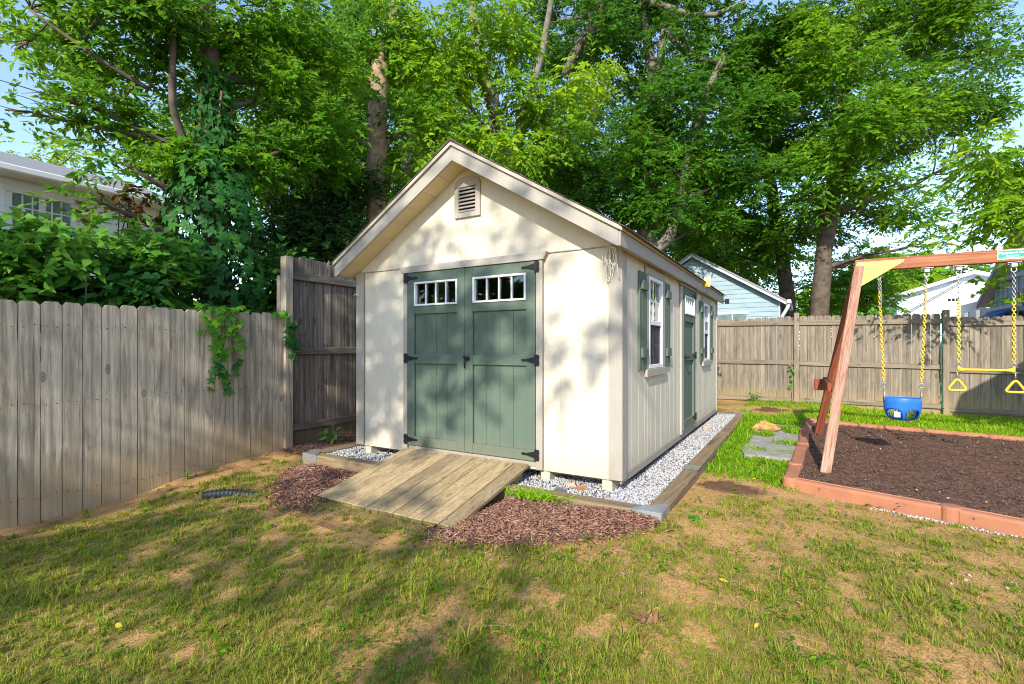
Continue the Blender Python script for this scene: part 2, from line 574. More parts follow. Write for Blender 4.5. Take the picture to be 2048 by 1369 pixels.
# ------------------------------------------------------------------ ground
CTRL = np.array([(-1.6, -1.2, -0.09), (0.43, -0.44, -0.01), (-3.44, -0.44, -0.08), (-4.09, -2.55, -0.21), (-4.09, -0.23, -0.03), (-4.09, -5, -0.3), (1.19, 1.1, -0.04), (2.3, 0.75, -0.05), (4, 0.2, -0.07),
                 (0.5, 4.5, 0.0), (1.0, 8, 0.05), (3.5, 7.9, -0.05), (6, 7.9, -0.08), (1.3, -3.9, -0.12), (-1.5, -3.5, -0.14), (3, -2, -0.09), (-3.9, 3, -0.02), (-4, 8, 0.03), (0, -10, -0.15), (-12, 0, -0.3), (12, 8, -0.1),
                 (0, 16, 0.1), (-12, 12, 0.0)])
PAD = (-3.442, 0.432, -0.441, 5.63)
MULCH_R = [(0.46, -0.50), (0.30, -0.72), (0.16, -0.93), (-0.08, -1.10), (-0.35, -1.24), (-0.62, -1.34), (-0.86, -1.36), (-0.98, -1.2), (-0.9, -0.8), (-0.8, -0.38), (0.40, -0.38)]
MULCH_L = [(-2.2, -0.42), (-2.2, -1.25), (-2.05, -1.42), (-2.35, -1.45), (-2.62, -1.30), (-2.92, -1.12), (-3.2, -0.85), (-3.42, -0.62), (-3.40, -0.42)]
MULCH_F = [(-4.1, -0.25), (-3.75, -0.30), (-3.46, -0.12), (-3.46, 6), (-4.1, 6)]
PLAY = [(1.19, 1.12), (2.21, 0.79), (3.22, 0.46), (4.23, 0.13), (5.25, -0.2), (6.27, -0.53), (6.6, 4.2), (5.5, 4.43), (4.58, 4.63), (3.45, 4.87), (2.3, 5.11), (1.40, 5.33), (1.317, 4.15), (1.284, 2.99), (1.217, 1.753)]
SLAB = [(0.76, 5.0), (1.30, 5.08), (1.27, 2.75), (1.22, 2.25), (1.08, 2.16), (0.90, 2.2), (0.72, 2.15), (0.66, 2.5), (0.70, 3.0), (0.68, 3.6), (0.74, 4.3)]


def ground(x, y):
    x, y = np.asarray(x, float), np.asarray(y, float)
    d = (x[..., None] - CTRL[:, 0]) ** 2 + (y[..., None] - CTRL[:, 1]) ** 2 + 0.05
    wt = 1 / d ** 1.6
    z = (wt * CTRL[:, 2]).sum(-1) / wt.sum(-1)
    z = z + (vnoise(x, y, 0.35, 3) - 0.5) * 0.022 + (vnoise(x, y, 0.11, 4) - 0.5) * 0.008
    return z


def dryness(x, y):
    """0 green .. 1 dead straw, in patches like the lawn"""
    n = 0.36 * vnoise(x, y, 0.5, 21) + 0.36 * vnoise(x, y, 0.19, 22) + 0.28 * vnoise(x, y, 0.08, 23)
    # the left and the near corners are greener, the middle right is burnt
    b = 0.12 * np.tanh((np.asarray(x) + 1.2) * 0.8) - 0.10 * np.exp(-((np.asarray(y) + 3.3) / 0.8) ** 2)
    return np.clip((n + b - 0.435) * 3.3, 0, 1)


def axis(a):
    return np.array(sorted(set(np.round(a, 4))))


xs = axis(np.concatenate([np.arange(-5, 7, 0.07), np.arange(-14, 14, 0.5), np.array([-400, -250, -120, -60, -40, -28, -20, 20, 28, 40, 60, 120, 250, 400])]))
ys = axis(np.concatenate([np.arange(-4.5, 8.5, 0.07), np.arange(-14, 20, 0.5), np.array([-400, -200, -80, -40, -20, 26, 34, 45, 60, 90, 150, 300, 600])]))
GX, GY = np.meshgrid(xs, ys)
GZ = ground(GX, GY)
pad = (GX > PAD[0] - 0.02) & (GX < PAD[1] - 0.05) & (GY > PAD[2] + 0.05) & (GY < PAD[3])
GZ = np.where(pad, -0.03, GZ)
GZ = np.where(in_poly(GX, GY, PLAY), -0.04, GZ)
nx, ny = len(xs), len(ys)
ii = np.arange(nx * ny).reshape(ny, nx)
F = np.stack([ii[:-1, :-1], ii[:-1, 1:], ii[1:, 1:], ii[1:, :-1]], -1).reshape(-1, 4)
V = np.stack([GX, GY, GZ], -1).reshape(-1, 3)

m, t, b = new_mat('lawn_soil')
v = coords(t, (1, 1, 1), False)
a1 = nd(t, 'ShaderNodeAttribute', attribute_name='tint')
n1 = noise(t, v, 9, 6, 0.65)
n2 = noise(t, v, 75, 4, 0.7)
straw = ramp(t, n2, [(0.3, (0.27, 0.14, 0.055)), (0.5, (0.52, 0.295, 0.12)), (0.72, (0.68, 0.43, 0.20))])
greenish = ramp(t, n2, [(0.3, (0.14, 0.11, 0.03)), (0.6, (0.31, 0.235, 0.07)), (0.8, (0.46, 0.33, 0.12))])
dirt = ramp(t, n1, [(0.3, (0.10, 0.052, 0.028)), (0.7, (0.22, 0.125, 0.07))])
o = mix(t, greenish, straw, ramp(t, a1.outputs['Fac'], [(0.05, grey(0)), (0.5, grey(1))]))
o = mix(t, o, dirt, ramp(t, a1.outputs['Fac'], [(0.7, grey(0)), (0.95, grey(1))]))
t.links.new(o, b.inputs['Base Color'])
b.inputs['Roughness'].default_value = 0.95
b.inputs['Specular IOR Level'].default_value = 0.1
bump(t, b, n2, 0.7, 0.012)
LAWN = m
fx, fy = V[F].mean(1)[:, 0], V[F].mean(1)[:, 1]
ft = dryness(fx, fy) * 0.6
soil = np.zeros_like(fx)
soil = np.maximum(soil, np.exp(-((fx - 0.75) / 0.42) ** 2 - ((fy - 0.85) / 0.28) ** 2) * 1.3)
soil = np.maximum(soil, np.exp(-((fx - 0.75) / 0.5) ** 2 - ((fy - 6.6) / 0.7) ** 2) * 1.1)
soil = np.maximum(soil, np.exp(-((fx + 3.95) / 0.28) ** 2) * (fy < 0) * (0.45 + 0.5 * vnoise(fx, fy, 0.4, 9)))
soil = np.maximum(soil, np.exp(-((fx + 1.75) / 1.0) ** 2 - ((fy + 1.5) / 0.22) ** 2) * 0.75)
ft = np.clip(np.maximum(ft, soil * (0.7 + 0.6 * vnoise(fx, fy, 0.12, 8))), 0, 1)
lawn_o = np_mesh('ground', V, F, LAWN, tint=ft, smooth=True)
tag(lawn_o, 'backyard ground of dry lawn and bare soil', None, None, 'structure')


# ------------------------------------------------------------------ garden shed
shed = thing('garden_shed', 'cream gabled garden shed with green doors and taupe trim', 'shed')
PX, SLOPE = -1.525, 0.6084
WBOT, SEAM = 0.135, 2.047


def roofz(x, top=3.085):
    return top - SLOPE * abs(x - PX)


def soffz(x):
    return roofz(x, 2.972)


def rects_minus(a0, a1, b0, b1, holes):
    out = [(a0, a1, b0, b1)]
    for (h0, h1, g0, g1) in holes:
        nxt = []
        for (p0, p1, q0, q1) in out:
            if h1 <= p0 or h0 >= p1 or g1 <= q0 or g0 >= q1:
                nxt.append((p0, p1, q0, q1))
                continue
            if h0 > p0:
                nxt.append((p0, h0, q0, q1))
            if h1 < p1:
                nxt.append((h1, p1, q0, q1))
            c0, c1 = max(p0, h0), min(p1, h1)
            if g0 > q0:
                nxt.append((c0, c1, q0, g0))
            if g1 < q1:
                nxt.append((c0, c1, g1, q1))
        out = nxt
    return [r for r in out if r[1] - r[0] > 0.012 and r[3] - r[2] > 0.012]


# front: boards between the grooves
GP = 0.2025
DOORHOLE = (-2.30, -0.762, 0.0, 2.0)
cols = []
x = -0.139
edges = [-0.0]
while x > -3.05:
    edges.append(x)
    x -= GP
edges.append(-3.05)
for e0, e1 in zip(edges[1:], edges[:-1]):
    for (p0, p1, q0, q1) in rects_minus(e0, e1, WBOT, SEAM - 0.004, [DOORHOLE]):
        box('siding_board', CREAM, shed, p0 + 0.0015, p1 - 0.0015, 0.002, 0.012, q0, q1, 0.002)
    pts = [(e0 + 0.0015, SEAM + 0.004), (e1 - 0.0015, SEAM + 0.004), (e1 - 0.0015, soffz(e1) - 0.002)]
    if e0 < PX < e1:
        pts.append((PX, soffz(PX) - 0.002))
    pts.append((e0 + 0.0015, soffz(e0) - 0.002))
    if min(soffz(e0), soffz(e1)) > SEAM + 0.01 or True:
        pts = [(a, max(bb, SEAM + 0.006)) if i > 1 else (a, bb) for i, (a, bb) in enumerate(pts)]
        MB().prism(pts, 'y', -0.008, 0.012).build('siding_board', CREAM, shed)
box('seam_flashing', TAUPE, shed, -3.04, -0.01, -0.010, 0.012, SEAM - 0.004, SEAM + 0.003, 0.001)
for (p0, p1, q0, q1) in rects_minus(-3.045, -0.005, 0.13, SEAM, [DOORHOLE]):
    box('wall_sheathing', CREAM, shed, p0, p1, 0.0045, 0.03, q0, q1, 0.001)
MB().prism([(-3.045, SEAM + .002), (-0.005, SEAM + .002), (PX, soffz(PX))], 'y', -0.0055, 0.03).build('wall_sheathing', CREAM, shed)

# side wall openings
W1 = (0.797, 1.329, 1.005, 1.897)
W2 = (3.866, 4.366, 1.005, 1.875)
SD = (2.27, 3.09, 0.16, 1.96)
SHL = 5.23
e = 0.09
sed = [0.0]
while e < SHL:
    sed.append(e)
    e += GP
sed.append(SHL)
for e0, e1 in zip(sed[:-1], sed[1:]):
    for (p0, p1, q0, q1) in rects_minus(e0, e1, WBOT + 0.02, 2.03, [W1, W2, SD]):
        box('siding_board', CREAM, shed, -0.012, 0.0, p0 + 0.0014, p1 - 0.0014, q0, q1, 0.002)
for (p0, p1, q0, q1) in rects_minus(0.031, SHL - 0.02, 0.13, 2.03, [W1, W2, SD]):
    box('wall_sheathing', CREAM, shed, -0.03, -0.0035, p0, p1, q0, q1, 0.001)
box('left_wall', CREAM, shed, -3.05, -3.02, 0.031, SHL, 0.13, 2.03)
MB().prism([(-3.05, 0.13), (0.0, 0.13), (0.0, 2.0), (PX, soffz(PX)), (-3.05, 2.0)], 'y', SHL + 0.001, SHL + 0.03).build('back_wall', CREAM, shed)
box('floor', PLANKIN, shed, -3.01, -0.035, 0.035, SHL - 0.02, 0.09, 0.125)
box('rim_board', TAUPE, shed, -0.014, 0.004, 0.006, SHL, 0.085, 0.151, 0.003)
box('rim_board', CREAM, shed, -3.04, -0.02, -0.006, 0.02, 0.112, 0.131, 0.002)
for sx in (-0.125, -0.70, -2.375, -2.92):
    box('skid', CREAM, shed, sx - 0.045, sx + 0.045, 0.012, SHL - 0.1, 0.005, 0.111, 0.006)
# corner trims
for (x0, x1, y0, y1) in ((-0.098, 0.019, -0.026, -0.009), (-3.069, -2.952, -0.026, -0.009)):
    box('corner_trim', TAUPE, shed, x0, x1, y0, y1, 0.118, SEAM - 0.006 if x0 < -1 else 2.03)
box('corner_trim', TAUPE, shed, 0.003, 0.0185, -0.0085, 0.10, 0.118, 2.02)
box('corner_trim', TAUPE, shed, 0.003, 0.0185, SHL - 0.06, SHL + 0.02, 0.118, 2.02)
box('corner_trim', TAUPE, shed, -3.069, -3.051, -0.0085, 0.10, 0.118, 2.02)

# roof
roof = thing('roof', None, None)
roof.parent = shed
XR, XL, YF, YB = 0.085, -3.135, -0.27, 5.5
for s in (1, -1):
    xe = XR if s > 0 else XL
    xi = xe - s * 0.0205
    MB().prism([(PX, roofz(PX)), (xi, roofz(xi)), (xi, roofz(xi) - 0.135), (PX, roofz(PX) - 0.137)], 'y', YF, YF + 0.02).build('rake_fascia', TAUPE, roof)
    MB().prism([(PX, roofz(PX)), (xi, roofz(xi)), (xi, roofz(xi) - 0.135), (PX, roofz(PX) - 0.137)], 'y', YB - 0.02, YB).build('rake_fascia', TAUPE, roof)
    box('eave_fascia', TAUPE, roof, min(xi, xe), max(xi, xe), YF, YB, 1.986, roofz(xe) - 0.002, 0.003)
    MB().prism([(PX, roofz(PX) + 0.03), (xe + s * 0.012, roofz(xe + s * 0.012) + 0.03), (xe + s * 0.012, roofz(xe + s * 0.012) + 0.001), (PX, roofz(PX) + 0.001)], 'y', YF - 0.014, YB + 0.014).build('roof_deck', SOFFIT if s > 0 else TAUPE, roof)
    MB().prism([(PX, roofz(PX) - 0.002), (xe, roofz(xe) - 0.002), (xe, roofz(xe) + 0.0305), (PX, roofz(PX) + 0.0305)], 'y', YF - 0.024, YF - 0.0145).build('drip_strip', LTAUPE, roof)
    # soffit boards up the rake
    L = 0.0
    n = 8
    for k in range(n):
        xa = PX + s * (0.002 + (1.59 / n) * k)
        xb = PX + s * (1.59 / n) * (k + 1) - s * 0.003
        MB().prism([(xa, soffz(xa)), (xb, soffz(xb)), (xb, soffz(xb) + 0.012), (xa, soffz(xa) + 0.012)], 'y', YF + 0.0205, -0.001 if k < n - 1 else 0.0).build('soffit_board', SOFFIT, roof)
    box('eave_soffit', SOFFIT, roof, min(xi, 0.0195 if s > 0 else -3.0695), max(xi, 0.0195 if s > 0 else -3.0695), 0.002, YB - 0.021, 2.005, 2.016, 0.002)
    # shingle courses
    n = 13
    ln = abs(xe + s * 0.03 - PX)
    for k in range(n):
        xa, xb = PX + s * ln * k / n, PX + s * (ln * (k + 1) / n + 0.02)
        MB().prism([(xa, roofz(xa) + 0.0315 + 0.003), (xb, roofz(xb) + 0.0315 + 0.007), (xb, roofz(xb) + 0.0315 + 0.013), (xa, roofz(xa) + 0.0315 + 0.005)], 'y', YF - 0.032 - 0.004 * random.random(), YB + 0.03).build('shingle_course', SHINGLE, roof)
MB().prism([(PX - 0.13, roofz(PX - 0.13) + 0.045), (PX, roofz(PX) + 0.045), (PX + 0.13, roofz(PX + 0.13) + 0.045), (PX + 0.13, roofz(PX + 0.13) + 0.053), (PX, roofz(PX) + 0.056), (PX - 0.13, roofz(PX - 0.13) + 0.053)], 'y', YF - 0.034, YB + 0.03).build('ridge_cap', SHINGLE, roof)

# gable vent
vent = thing('gable_vent', None, None)
vent.parent = shed
box('stile', TAUPE, vent, -1.678, -1.628, -0.034, -0.009, 2.474, 2.772)
box('stile', TAUPE, vent, -1.429, -1.374, -0.034, -0.009, 2.474, 2.772)
box('rail', TAUPE, vent, -1.6275, -1.4295, -0.033, -0.009, 2.474, 2.526)
arch = [(-1.678, 2.7725), (-1.374, 2.7725)] + [(-1.526 + 0.152 * math.cos(q), 2.79 + 0.082 * math.sin(q)) for q in np.linspace(0, math.pi, 13)]
MB().prism(arch, 'y', -0.034, -0.009).build('arch', TAUPE, vent)
for k in range(7):
    z = 2.535 + k * 0.036
    M = Matrix.Translation((-1.5285, -0.018, z + 0.01)) @ Matrix.Rotation(math.radians(38), 4, 'X')
    box('slat', TAUPE, vent, -0.099, 0.099, -0.024, 0.024, -0.004, 0.004, 0.001, M)
box('backing', BLACK, vent, -1.627, -1.43, -0.0089, -0.0083, 2.527, 2.771, 0.0001)


def tbox(name, mat, par, pl, a0, a1, b0, b1, c0, c1, ch=0.003):
    """a box on a wall: a along it, b up, c out of it"""
    if pl == 'front':
        return box(name, mat, par, a0, a1, -c1, -c0, b0, b1, ch)
    return box(name, mat, par, c0, c1, a0, a1, b0, b1, ch)


def tprism(name, mat, par, pl, poly, c0, c1):
    if pl == 'front':
        return MB().prism(poly, 'y', -c1, -c0).build(name, mat, par)
    return MB().prism(poly, 'x', c0, c1).build(name, mat, par)


def hinge(par, pl, a, b, s, c=0.037):
    """black strap hinge: plate on the trim, tapering strap on the door, pin between"""
    mb = MB()

    def P(poly, c0, c1):
        if pl == 'front':
            mb.prism(poly, 'y', -c1, -c0)
        else:
            mb.prism(poly, 'x', c0, c1)
    P([(a - s * 0.034, b - 0.05), (a - s * 0.006, b - 0.05), (a - s * 0.006, b + 0.05), (a - s * 0.034, b + 0.05), (a - s * 0.042, b + 0.025), (a - s * 0.036, b), (a - s * 0.042, b - 0.025)], c + 0.006, c + 0.012)
    P([(a + s * 0.006, b - 0.03), (a + s * 0.05, b - 0.019), (a + s * 0.10, b - 0.008), (a + s * 0.13, b - 0.012), (a + s * 0.145, b), (a + s * 0.13, b + 0.012), (a + s * 0.10, b + 0.008), (a + s * 0.05, b + 0.019), (a + s * 0.006, b + 0.03)], c + 0.002, c + 0.008)
    p0 = (a, -(c + 0.009), b - 0.05) if pl == 'front' else (c + 0.009, a, b - 0.05)
    p1 = (a, -(c + 0.009), b + 0.05) if pl == 'front' else (c + 0.009, a, b + 0.05)
    mb.tube([p0, p1], 0.0075, 8)
    for q in (0.03, 0.07, 0.125):
        ctr = (a + s * q, -(c + 0.009), b) if pl == 'front' else (c + 0.009, a + s * q, b)
        d = Vector((0, -0.003, 0)) if pl == 'front' else Vector((0.003, 0, 0))
        mb.tube([Vector(ctr), Vector(ctr) + d], 0.0055, 6)
    mb.build('hinge', BLACK, par)


def leaf_door(name, pl, a0, a1, b0, b1, win, rails, stile, hs, hz, nm=3, label=None):
    d = thing(name, None, None)
    d.parent = shed
    if label:
        d['label'] = label
    w0, w1, z0, z1 = win
    # panel boards behind the frame
    n = max(3, round((a1 - a0 - 2 * stile) / 0.15))
    st = (a1 - a0 - 2 * stile) / n
    for (q0, q1) in ((rails[2][1], rails[1][0]), (rails[3][1], rails[2][0])):
        for k in range(n):
            tbox('panel_board', GREEN, d, pl, a0 + stile + k * st + 0.0012, a0 + stile + (k + 1) * st - 0.0012, q0 - 0.005, q1 + 0.005, 0.0, 0.012, 0.002)
    tbox('door_core', GREEN, d, pl, a0 + 0.01, a1 - 0.01, b0 + 0.01, z0 - 0.02, -0.01, -0.001, 0.001)
    tbox('stile', GREEN, d, pl, a0, a0 + stile, b0, b1, 0.0, 0.036)
    tbox('stile', GREEN, d, pl, a1 - stile, a1, b0, b1, 0.0, 0.036)
    for (q0, q1) in rails:
        tbox('rail', GREEN, d, pl, a0 + stile + 0.0005, a1 - stile - 0.0005, q0, q1, 0.0, 0.034)
    # white window
    fw = 0.019
    tbox('window_frame', WHITE, d, pl, w0, w0 + fw, z0, z1, 0.0, 0.046)
    tbox('window_frame', WHITE, d, pl, w1 - fw, w1, z0, z1, 0.0, 0.046)
    tbox('window_frame', WHITE, d, pl, w0 + fw, w1 - fw, z0, z0 + fw, 0.0, 0.045)
    tbox('window_frame', WHITE, d, pl, w0 + fw, w1 - fw, z1 - fw, z1, 0.0, 0.045)
    pw = (w1 - w0 - 2 * fw) / (nm + 1)
    for k in range(nm + 1):
        p0 = w0 + fw + k * pw
        tbox('pane', GLASS, d, pl, p0 + 0.006, p0 + pw - 0.006, z0 + fw, z1 - fw, 0.012, 0.016, 0.0005)
        if k:
            tbox('muntin', WHITE, d, pl, p0 - 0.0055, p0 + 0.0055, z0 + fw, z1 - fw, 0.008, 0.036, 0.002)
    for z in hz:
        hinge(d, pl, a0 - 0.004 if hs > 0 else a1 + 0.004, z, hs)
    return d


RF = [(1.884, 1.984), (1.553, 1.635), (1.042, 1.138), (0.19, 0.285)]
dl = leaf_door('door', 'front', -2.287, -1.5515, 0.19, 1.984, (-2.192, -1.638, 1.636, 1.883), RF, 0.0925, 1, (1.93, 1.095, 0.25))
dr = leaf_door('door', 'front', -1.5475, -0.775, 0.19, 1.984, (-1.453, -0.869, 1.636, 1.883), RF, 0.0925, -1, (1.93, 1.095, 0.25))
tbox('astragal', GREEN, dr, 'front', -1.5505, -1.548, 0.2, 1.98, 0.0, 0.03, 0.0005)
mb = MB()
mb.tube([(-1.512, -0.036, 1.10), (-1.512, -0.07, 1.10)], 0.017, 10)
mb.tube([(-1.545, -0.066, 1.115), (-1.512, -0.072, 1.112), (-1.478, -0.066, 1.112)], [0.008, 0.011, 0.008], 8)
mb.tube([(-1.53, -0.06, 1.10), (-1.535, -0.062, 1.06), (-1.533, -0.06, 1.01)], [0.008, 0.007, 0.006], 8)
mb.build('handle', BLACK, dr, True)
tbox('door_trim', TAUPE, shed, 'front', -2.349, -2.293, 0.118, 1.984, 0.009, 0.036)
tbox('door_trim', TAUPE, shed, 'front', -0.769, -0.705, 0.118, 1.984, 0.009, 0.036)
tprism('door_header', TAUPE, shed, 'front', [(-2.366, 1.987), (-0.69, 1.987), (-0.655, 2.053), (-2.39, 2.053)], 0.011, 0.05)
tbox('threshold', TAUPE, shed, 'front', -2.29, -0.772, 0.132, 0.187, -0.02, 0.012)
# side door
RS = [(1.855, 1.95), (1.53, 1.62), (1.042, 1.135), (0.19, 0.30)]
sd = leaf_door('side_door', 'side', 2.31, 3.05, 0.19, 1.95, (2.385, 2.975, 1.622, 1.853), RS, 0.075, -1, (1.90, 1.10, 0.28))
mb = MB()
mb.tube([(0.036, 2.36, 1.09), (0.08, 2.36, 1.09)], 0.018, 10)
mb.tube([(0.078, 2.36, 1.09), (0.082, 2.47, 1.088)], [0.011, 0.008], 8)
mb.build('handle', BLACK, sd, True)
tbox('door_trim', TAUPE, shed, 'side', 2.225, 2.305, 0.152, 1.955, 0.003, 0.03)
tbox('door_trim', TAUPE, shed, 'side', 3.056, 3.13, 0.152, 1.955, 0.003, 0.03)
tbox('door_header', TAUPE, shed, 'side', 2.19, 3.16, 1.957, 2.004, 0.003, 0.038)
tbox('threshold', TAUPE, shed, 'side', 2.306, 3.055, 0.153, 0.187, -0.03, 0.022)


def side_window(Wn):
    a0, a1, b0, b1 = Wn
    wn = thing('window', None, None)
    wn.parent = shed
    fr = 0.035
    md = (b0 + b1) / 2
    tbox('frame', WHITE, wn, 'side', a0, a0 + fr, b0, b1, -0.03, 0.022)
    tbox('frame', WHITE, wn, 'side', a1 - fr, a1, b0, b1, -0.03, 0.022)
    tbox('frame', WHITE, wn, 'side', a0 + fr, a1 - fr, b1 - fr, b1, -0.03, 0.021)
    tbox('frame', WHITE, wn, 'side', a0 + fr, a1 - fr, b0, b0 + fr, -0.03, 0.021)
    tbox('meeting_rail', WHITE, wn, 'side', a0 + fr, a1 - fr, md - 0.022, md + 0.022, -0.028, 0.012)
    am = (a0 + a1) / 2
    for (q0, q1) in ((b0 + fr, md - 0.022), (md + 0.022, b1 - fr)):
        qm = (q0 + q1) / 2
        tbox('muntin', WHITE, wn, 'side', am - 0.008, am + 0.008, q0, q1, -0.024, -0.010, 0.002)
        tbox('muntin', WHITE, wn, 'side', a0 + fr, am - 0.0085, qm - 0.008, qm + 0.008, -0.024, -0.011, 0.002)
        tbox('muntin', WHITE, wn, 'side', am + 0.0085, a1 - fr, qm - 0.008, qm + 0.008, -0.024, -0.011, 0.002)
        for (p0, p1) in ((a0 + fr, am - 0.0085), (am + 0.0085, a1 - fr)):
            for (r0, r1) in ((q0, qm - 0.0085), (qm + 0.0085, q1)):
                tbox('pane', GLASS, wn, 'side', p0, p1, r0, r1, -0.020, -0.016, 0.0004)
    # half screen in the lower sash
    mb = MB().box(-0.0035, -0.0025, a0 + fr, a1 - fr, b0 + fr, md - 0.022, 0.0002)
    mb.build('insect_screen', SCREEN, wn)
    tbox('trim', TAUPE, wn, 'side', a0 - 0.088, a0 - 0.001, b0 - 0.002, b1 + 0.002, 0.0025, 0.02)
    tbox('trim', TAUPE, wn, 'side', a1 + 0.001, a1 + 0.088, b0 - 0.002, b1 + 0.002, 0.0025, 0.02)
    tbox('trim', TAUPE, wn, 'side', a0 - 0.11, a1 + 0.11, b1 + 0.0025, b1 + 0.075, 0.0025, 0.026)
    tbox('sill', TAUPE, wn, 'side', a0 - 0.12, a1 + 0.12, b0 - 0.075, b0 - 0.003, 0.0025, 0.034)
    for (s0, s1) in ((a0 - 0.325, a0 - 0.092), (a1 + 0.092, a1 + 0.325)):
        sh = thing('shutter', None, None)
        sh.parent = shed
        ww = (s1 - s0 - 0.02) / 3
        for k in range(3):
            tbox('board', GREEN, sh, 'side', s0 + k * (ww + 0.01), s0 + k * (ww + 0.01) + ww, b0 - 0.005, b1 + 0.005, 0.0025, 0.022)
        for q in (b0 + 0.11, b1 - 0.16):
            tbox('batten', GREEN, sh, 'side', s0 + 0.025, s1 - 0.025, q, q + 0.085, 0.0225, 0.045)


side_window(W1)
side_window(W2)

# ------------------------------------------------------------------ ramp
ramp_t = thing('wooden_ramp', 'weathered plank ramp sloping from the green double doors to the lawn', 'ramp')
y0r, z0r, y1r, z1r = -1.155, -0.052, -0.055, 0.168
ang = math.atan2(z1r - z0r, y1r - y0r)
LR = math.hypot(z1r - z0r, y1r - y0r)
MR = Matrix.Translation((0, y0r, z0r)) @ Matrix.Rotation(ang, 4, 'X')
n = 10
pw = 1.475 / n
pw_r = pw
for k in range(n):
    xa = -2.298 + k * pw
    dz = random.uniform(-0.003, 0.002)
    dl_ = random.uniform(-0.008, 0.008)
    pk = box('plank', RAMPW, ramp_t, xa + 0.0045, xa + pw - 0.0045, dl_, LR, -0.036 + dz, dz, 0.006, MR)
    mo = box('plank_end', MOSSW, ramp_t, xa + 0.004, xa + pw - 0.004, dl_ - 0.0022, dl_ - 0.0004, -0.034 + dz, -0.004 + dz, 0.0005, MR)
for xa in (-2.25, -1.56, -0.92):
    MB().prism([(0.03, -0.03), (LR - 0.02, -0.10), (LR - 0.02, -0.0385), (0.03, -0.0385)] if False else [(y0r + 0.12, z0r - 0.02), (y1r - 0.03, 0.03), (y1r - 0.03, z1r - 0.048), (y0r + 0.12, z0r - 0.018)], 'x', xa, xa + 0.038).build('stringer', TIMB, ramp_t)

# ------------------------------------------------------------------ timber edging round the shed
edg = thing('timber_edging', 'brown landscape timber frame with steel corner brackets around the gravel', 'edging')
TT = 0.05
tw = 0.135
x0, x1, y0, y1 = PAD
box('timber', TIMBX, edg, x0, -1.62, y0, y0 + tw, -0.13, TT - 0.004, 0.012)
box('timber', TIMBX, edg, -1.615, x1, y0, y0 + tw, -0.13, TT, 0.012)
box('timber', TIMB, edg, x1 - tw, x1, y0 + tw + 0.003, 1.03, -0.12, TT, 0.012)
box('timber', TIMB, edg, x1 - tw - 0.006, x1 - 0.006, 1.035, 3.25, -0.12, TT + 0.004, 0.012)
box('timber', TIMB, edg, x1 - tw, x1, 3.255, y1 - tw - 0.003, -0.12, TT, 0.012)
box('timber', TIMBX, edg, -1.4, x1, y1 - tw, y1, -0.12, TT, 0.012)
box('timber', TIMBX, edg, x0, -1.405, y1 - tw, y1, -0.12, TT, 0.012)
box('timber', TIMB, edg, x0, x0 + tw, y0 + tw + 0.003, 2.4, -0.13, TT, 0.012)
box('timber', TIMB, edg, x0, x0 + tw, 2.405, y1 - tw - 0.003, -0.13, TT, 0.012)
for sx, cx_ in ((1, x1), (-1, x0)):
    for sy, cy_ in ((-1, y0), (1, y1)):
        mb = MB()
        P = [(cx_ + sx * 0.003, cy_ + sy * 0.003), (cx_ + sx * 0.003, cy_ - sy * 0.23), (cx_ - sx * 0.06, cy_ - sy * 0.19), (cx_ - sx * 0.13, cy_ - sy * 0.13), (cx_ - sx * 0.19, cy_ - sy * 0.06), (cx_ - sx * 0.23, cy_ + sy * 0.003)]
        mb.prism(P, 'z', TT + 0.001, TT + 0.004)
        mb.box(min(cx_ + sx * 0.001, cx_ + sx * 0.004), max(cx_ + sx * 0.001, cx_ + sx * 0.004), min(cy_, cy_ - sy * 0.23), max(cy_, cy_ - sy * 0.23), -0.03, TT + 0.003, 0.0005)
        mb.box(min(cx_, cx_ - sx * 0.23), max(cx_, cx_ - sx * 0.23), min(cy_ + sy * 0.001, cy_ + sy * 0.004), max(cy_ + sy * 0.001, cy_ + sy * 0.004), -0.03, TT + 0.003, 0.0005)
        mb.build('corner_bracket', STEEL, edg)
box('joint_plate', STEEL, edg, x1 - tw - 0.008, x1 + 0.005, 0.955, 1.11, TT + 0.0045, TT + 0.0075, 0.0005)


# ------------------------------------------------------------------ scatter: stones and chips
def stones(P, size, tint, name, mat, parent=None):
    """uneven 12-sided pebbles"""
    base = np.array([(0, 0, 1), (0.9, 0, 0.35), (0.28, 0.86, 0.3), (-0.73, 0.53, 0.4), (-0.73, -0.53, 0.3), (0.28, -0.86, 0.4), (0.3, 0.2, -0.8)])
    fc = np.array([(0, 1, 2), (0, 2, 3), (0, 3, 4), (0, 4, 5), (0, 5, 1), (6, 2, 1), (6, 3, 2), (6, 4, 3), (6, 5, 4), (6, 1, 5)])
    n = len(P)
    q = rng.normal(size=(n, 4))
    q /= np.linalg.norm(q, axis=1)[:, None]
    a, bq, c, d = q.T
    R = np.stack([np.stack([1 - 2 * (c * c + d * d), 2 * (bq * c - d * a), 2 * (bq * d + c * a)], -1), np.stack([2 * (bq * c + d * a), 1 - 2 * (bq * bq + d * d), 2 * (c * d - bq * a)], -1), np.stack([2 * (bq * d - c * a), 2 * (c * d + bq * a), 1 - 2 * (bq * bq + c * c)], -1)], 1)
    vv = base[None] * (1 + rng.uniform(-0.3, 0.3, (n, 7, 1))) * np.stack([np.ones(n), rng.uniform(0.6, 1, n), rng.uniform(0.45, 0.8, n)], -1)[:, None, :]
    vv = np.einsum('nij,nkj->nki', R, vv) * (size[:, None, None] / 2) + P[:, None, :]
    ff = (fc[None] + (np.arange(n) * 7)[:, None, None]).reshape(-1, 3)
    return np_mesh(name, vv.reshape(-1, 3), ff, mat, parent, np.repeat(tint, 10))


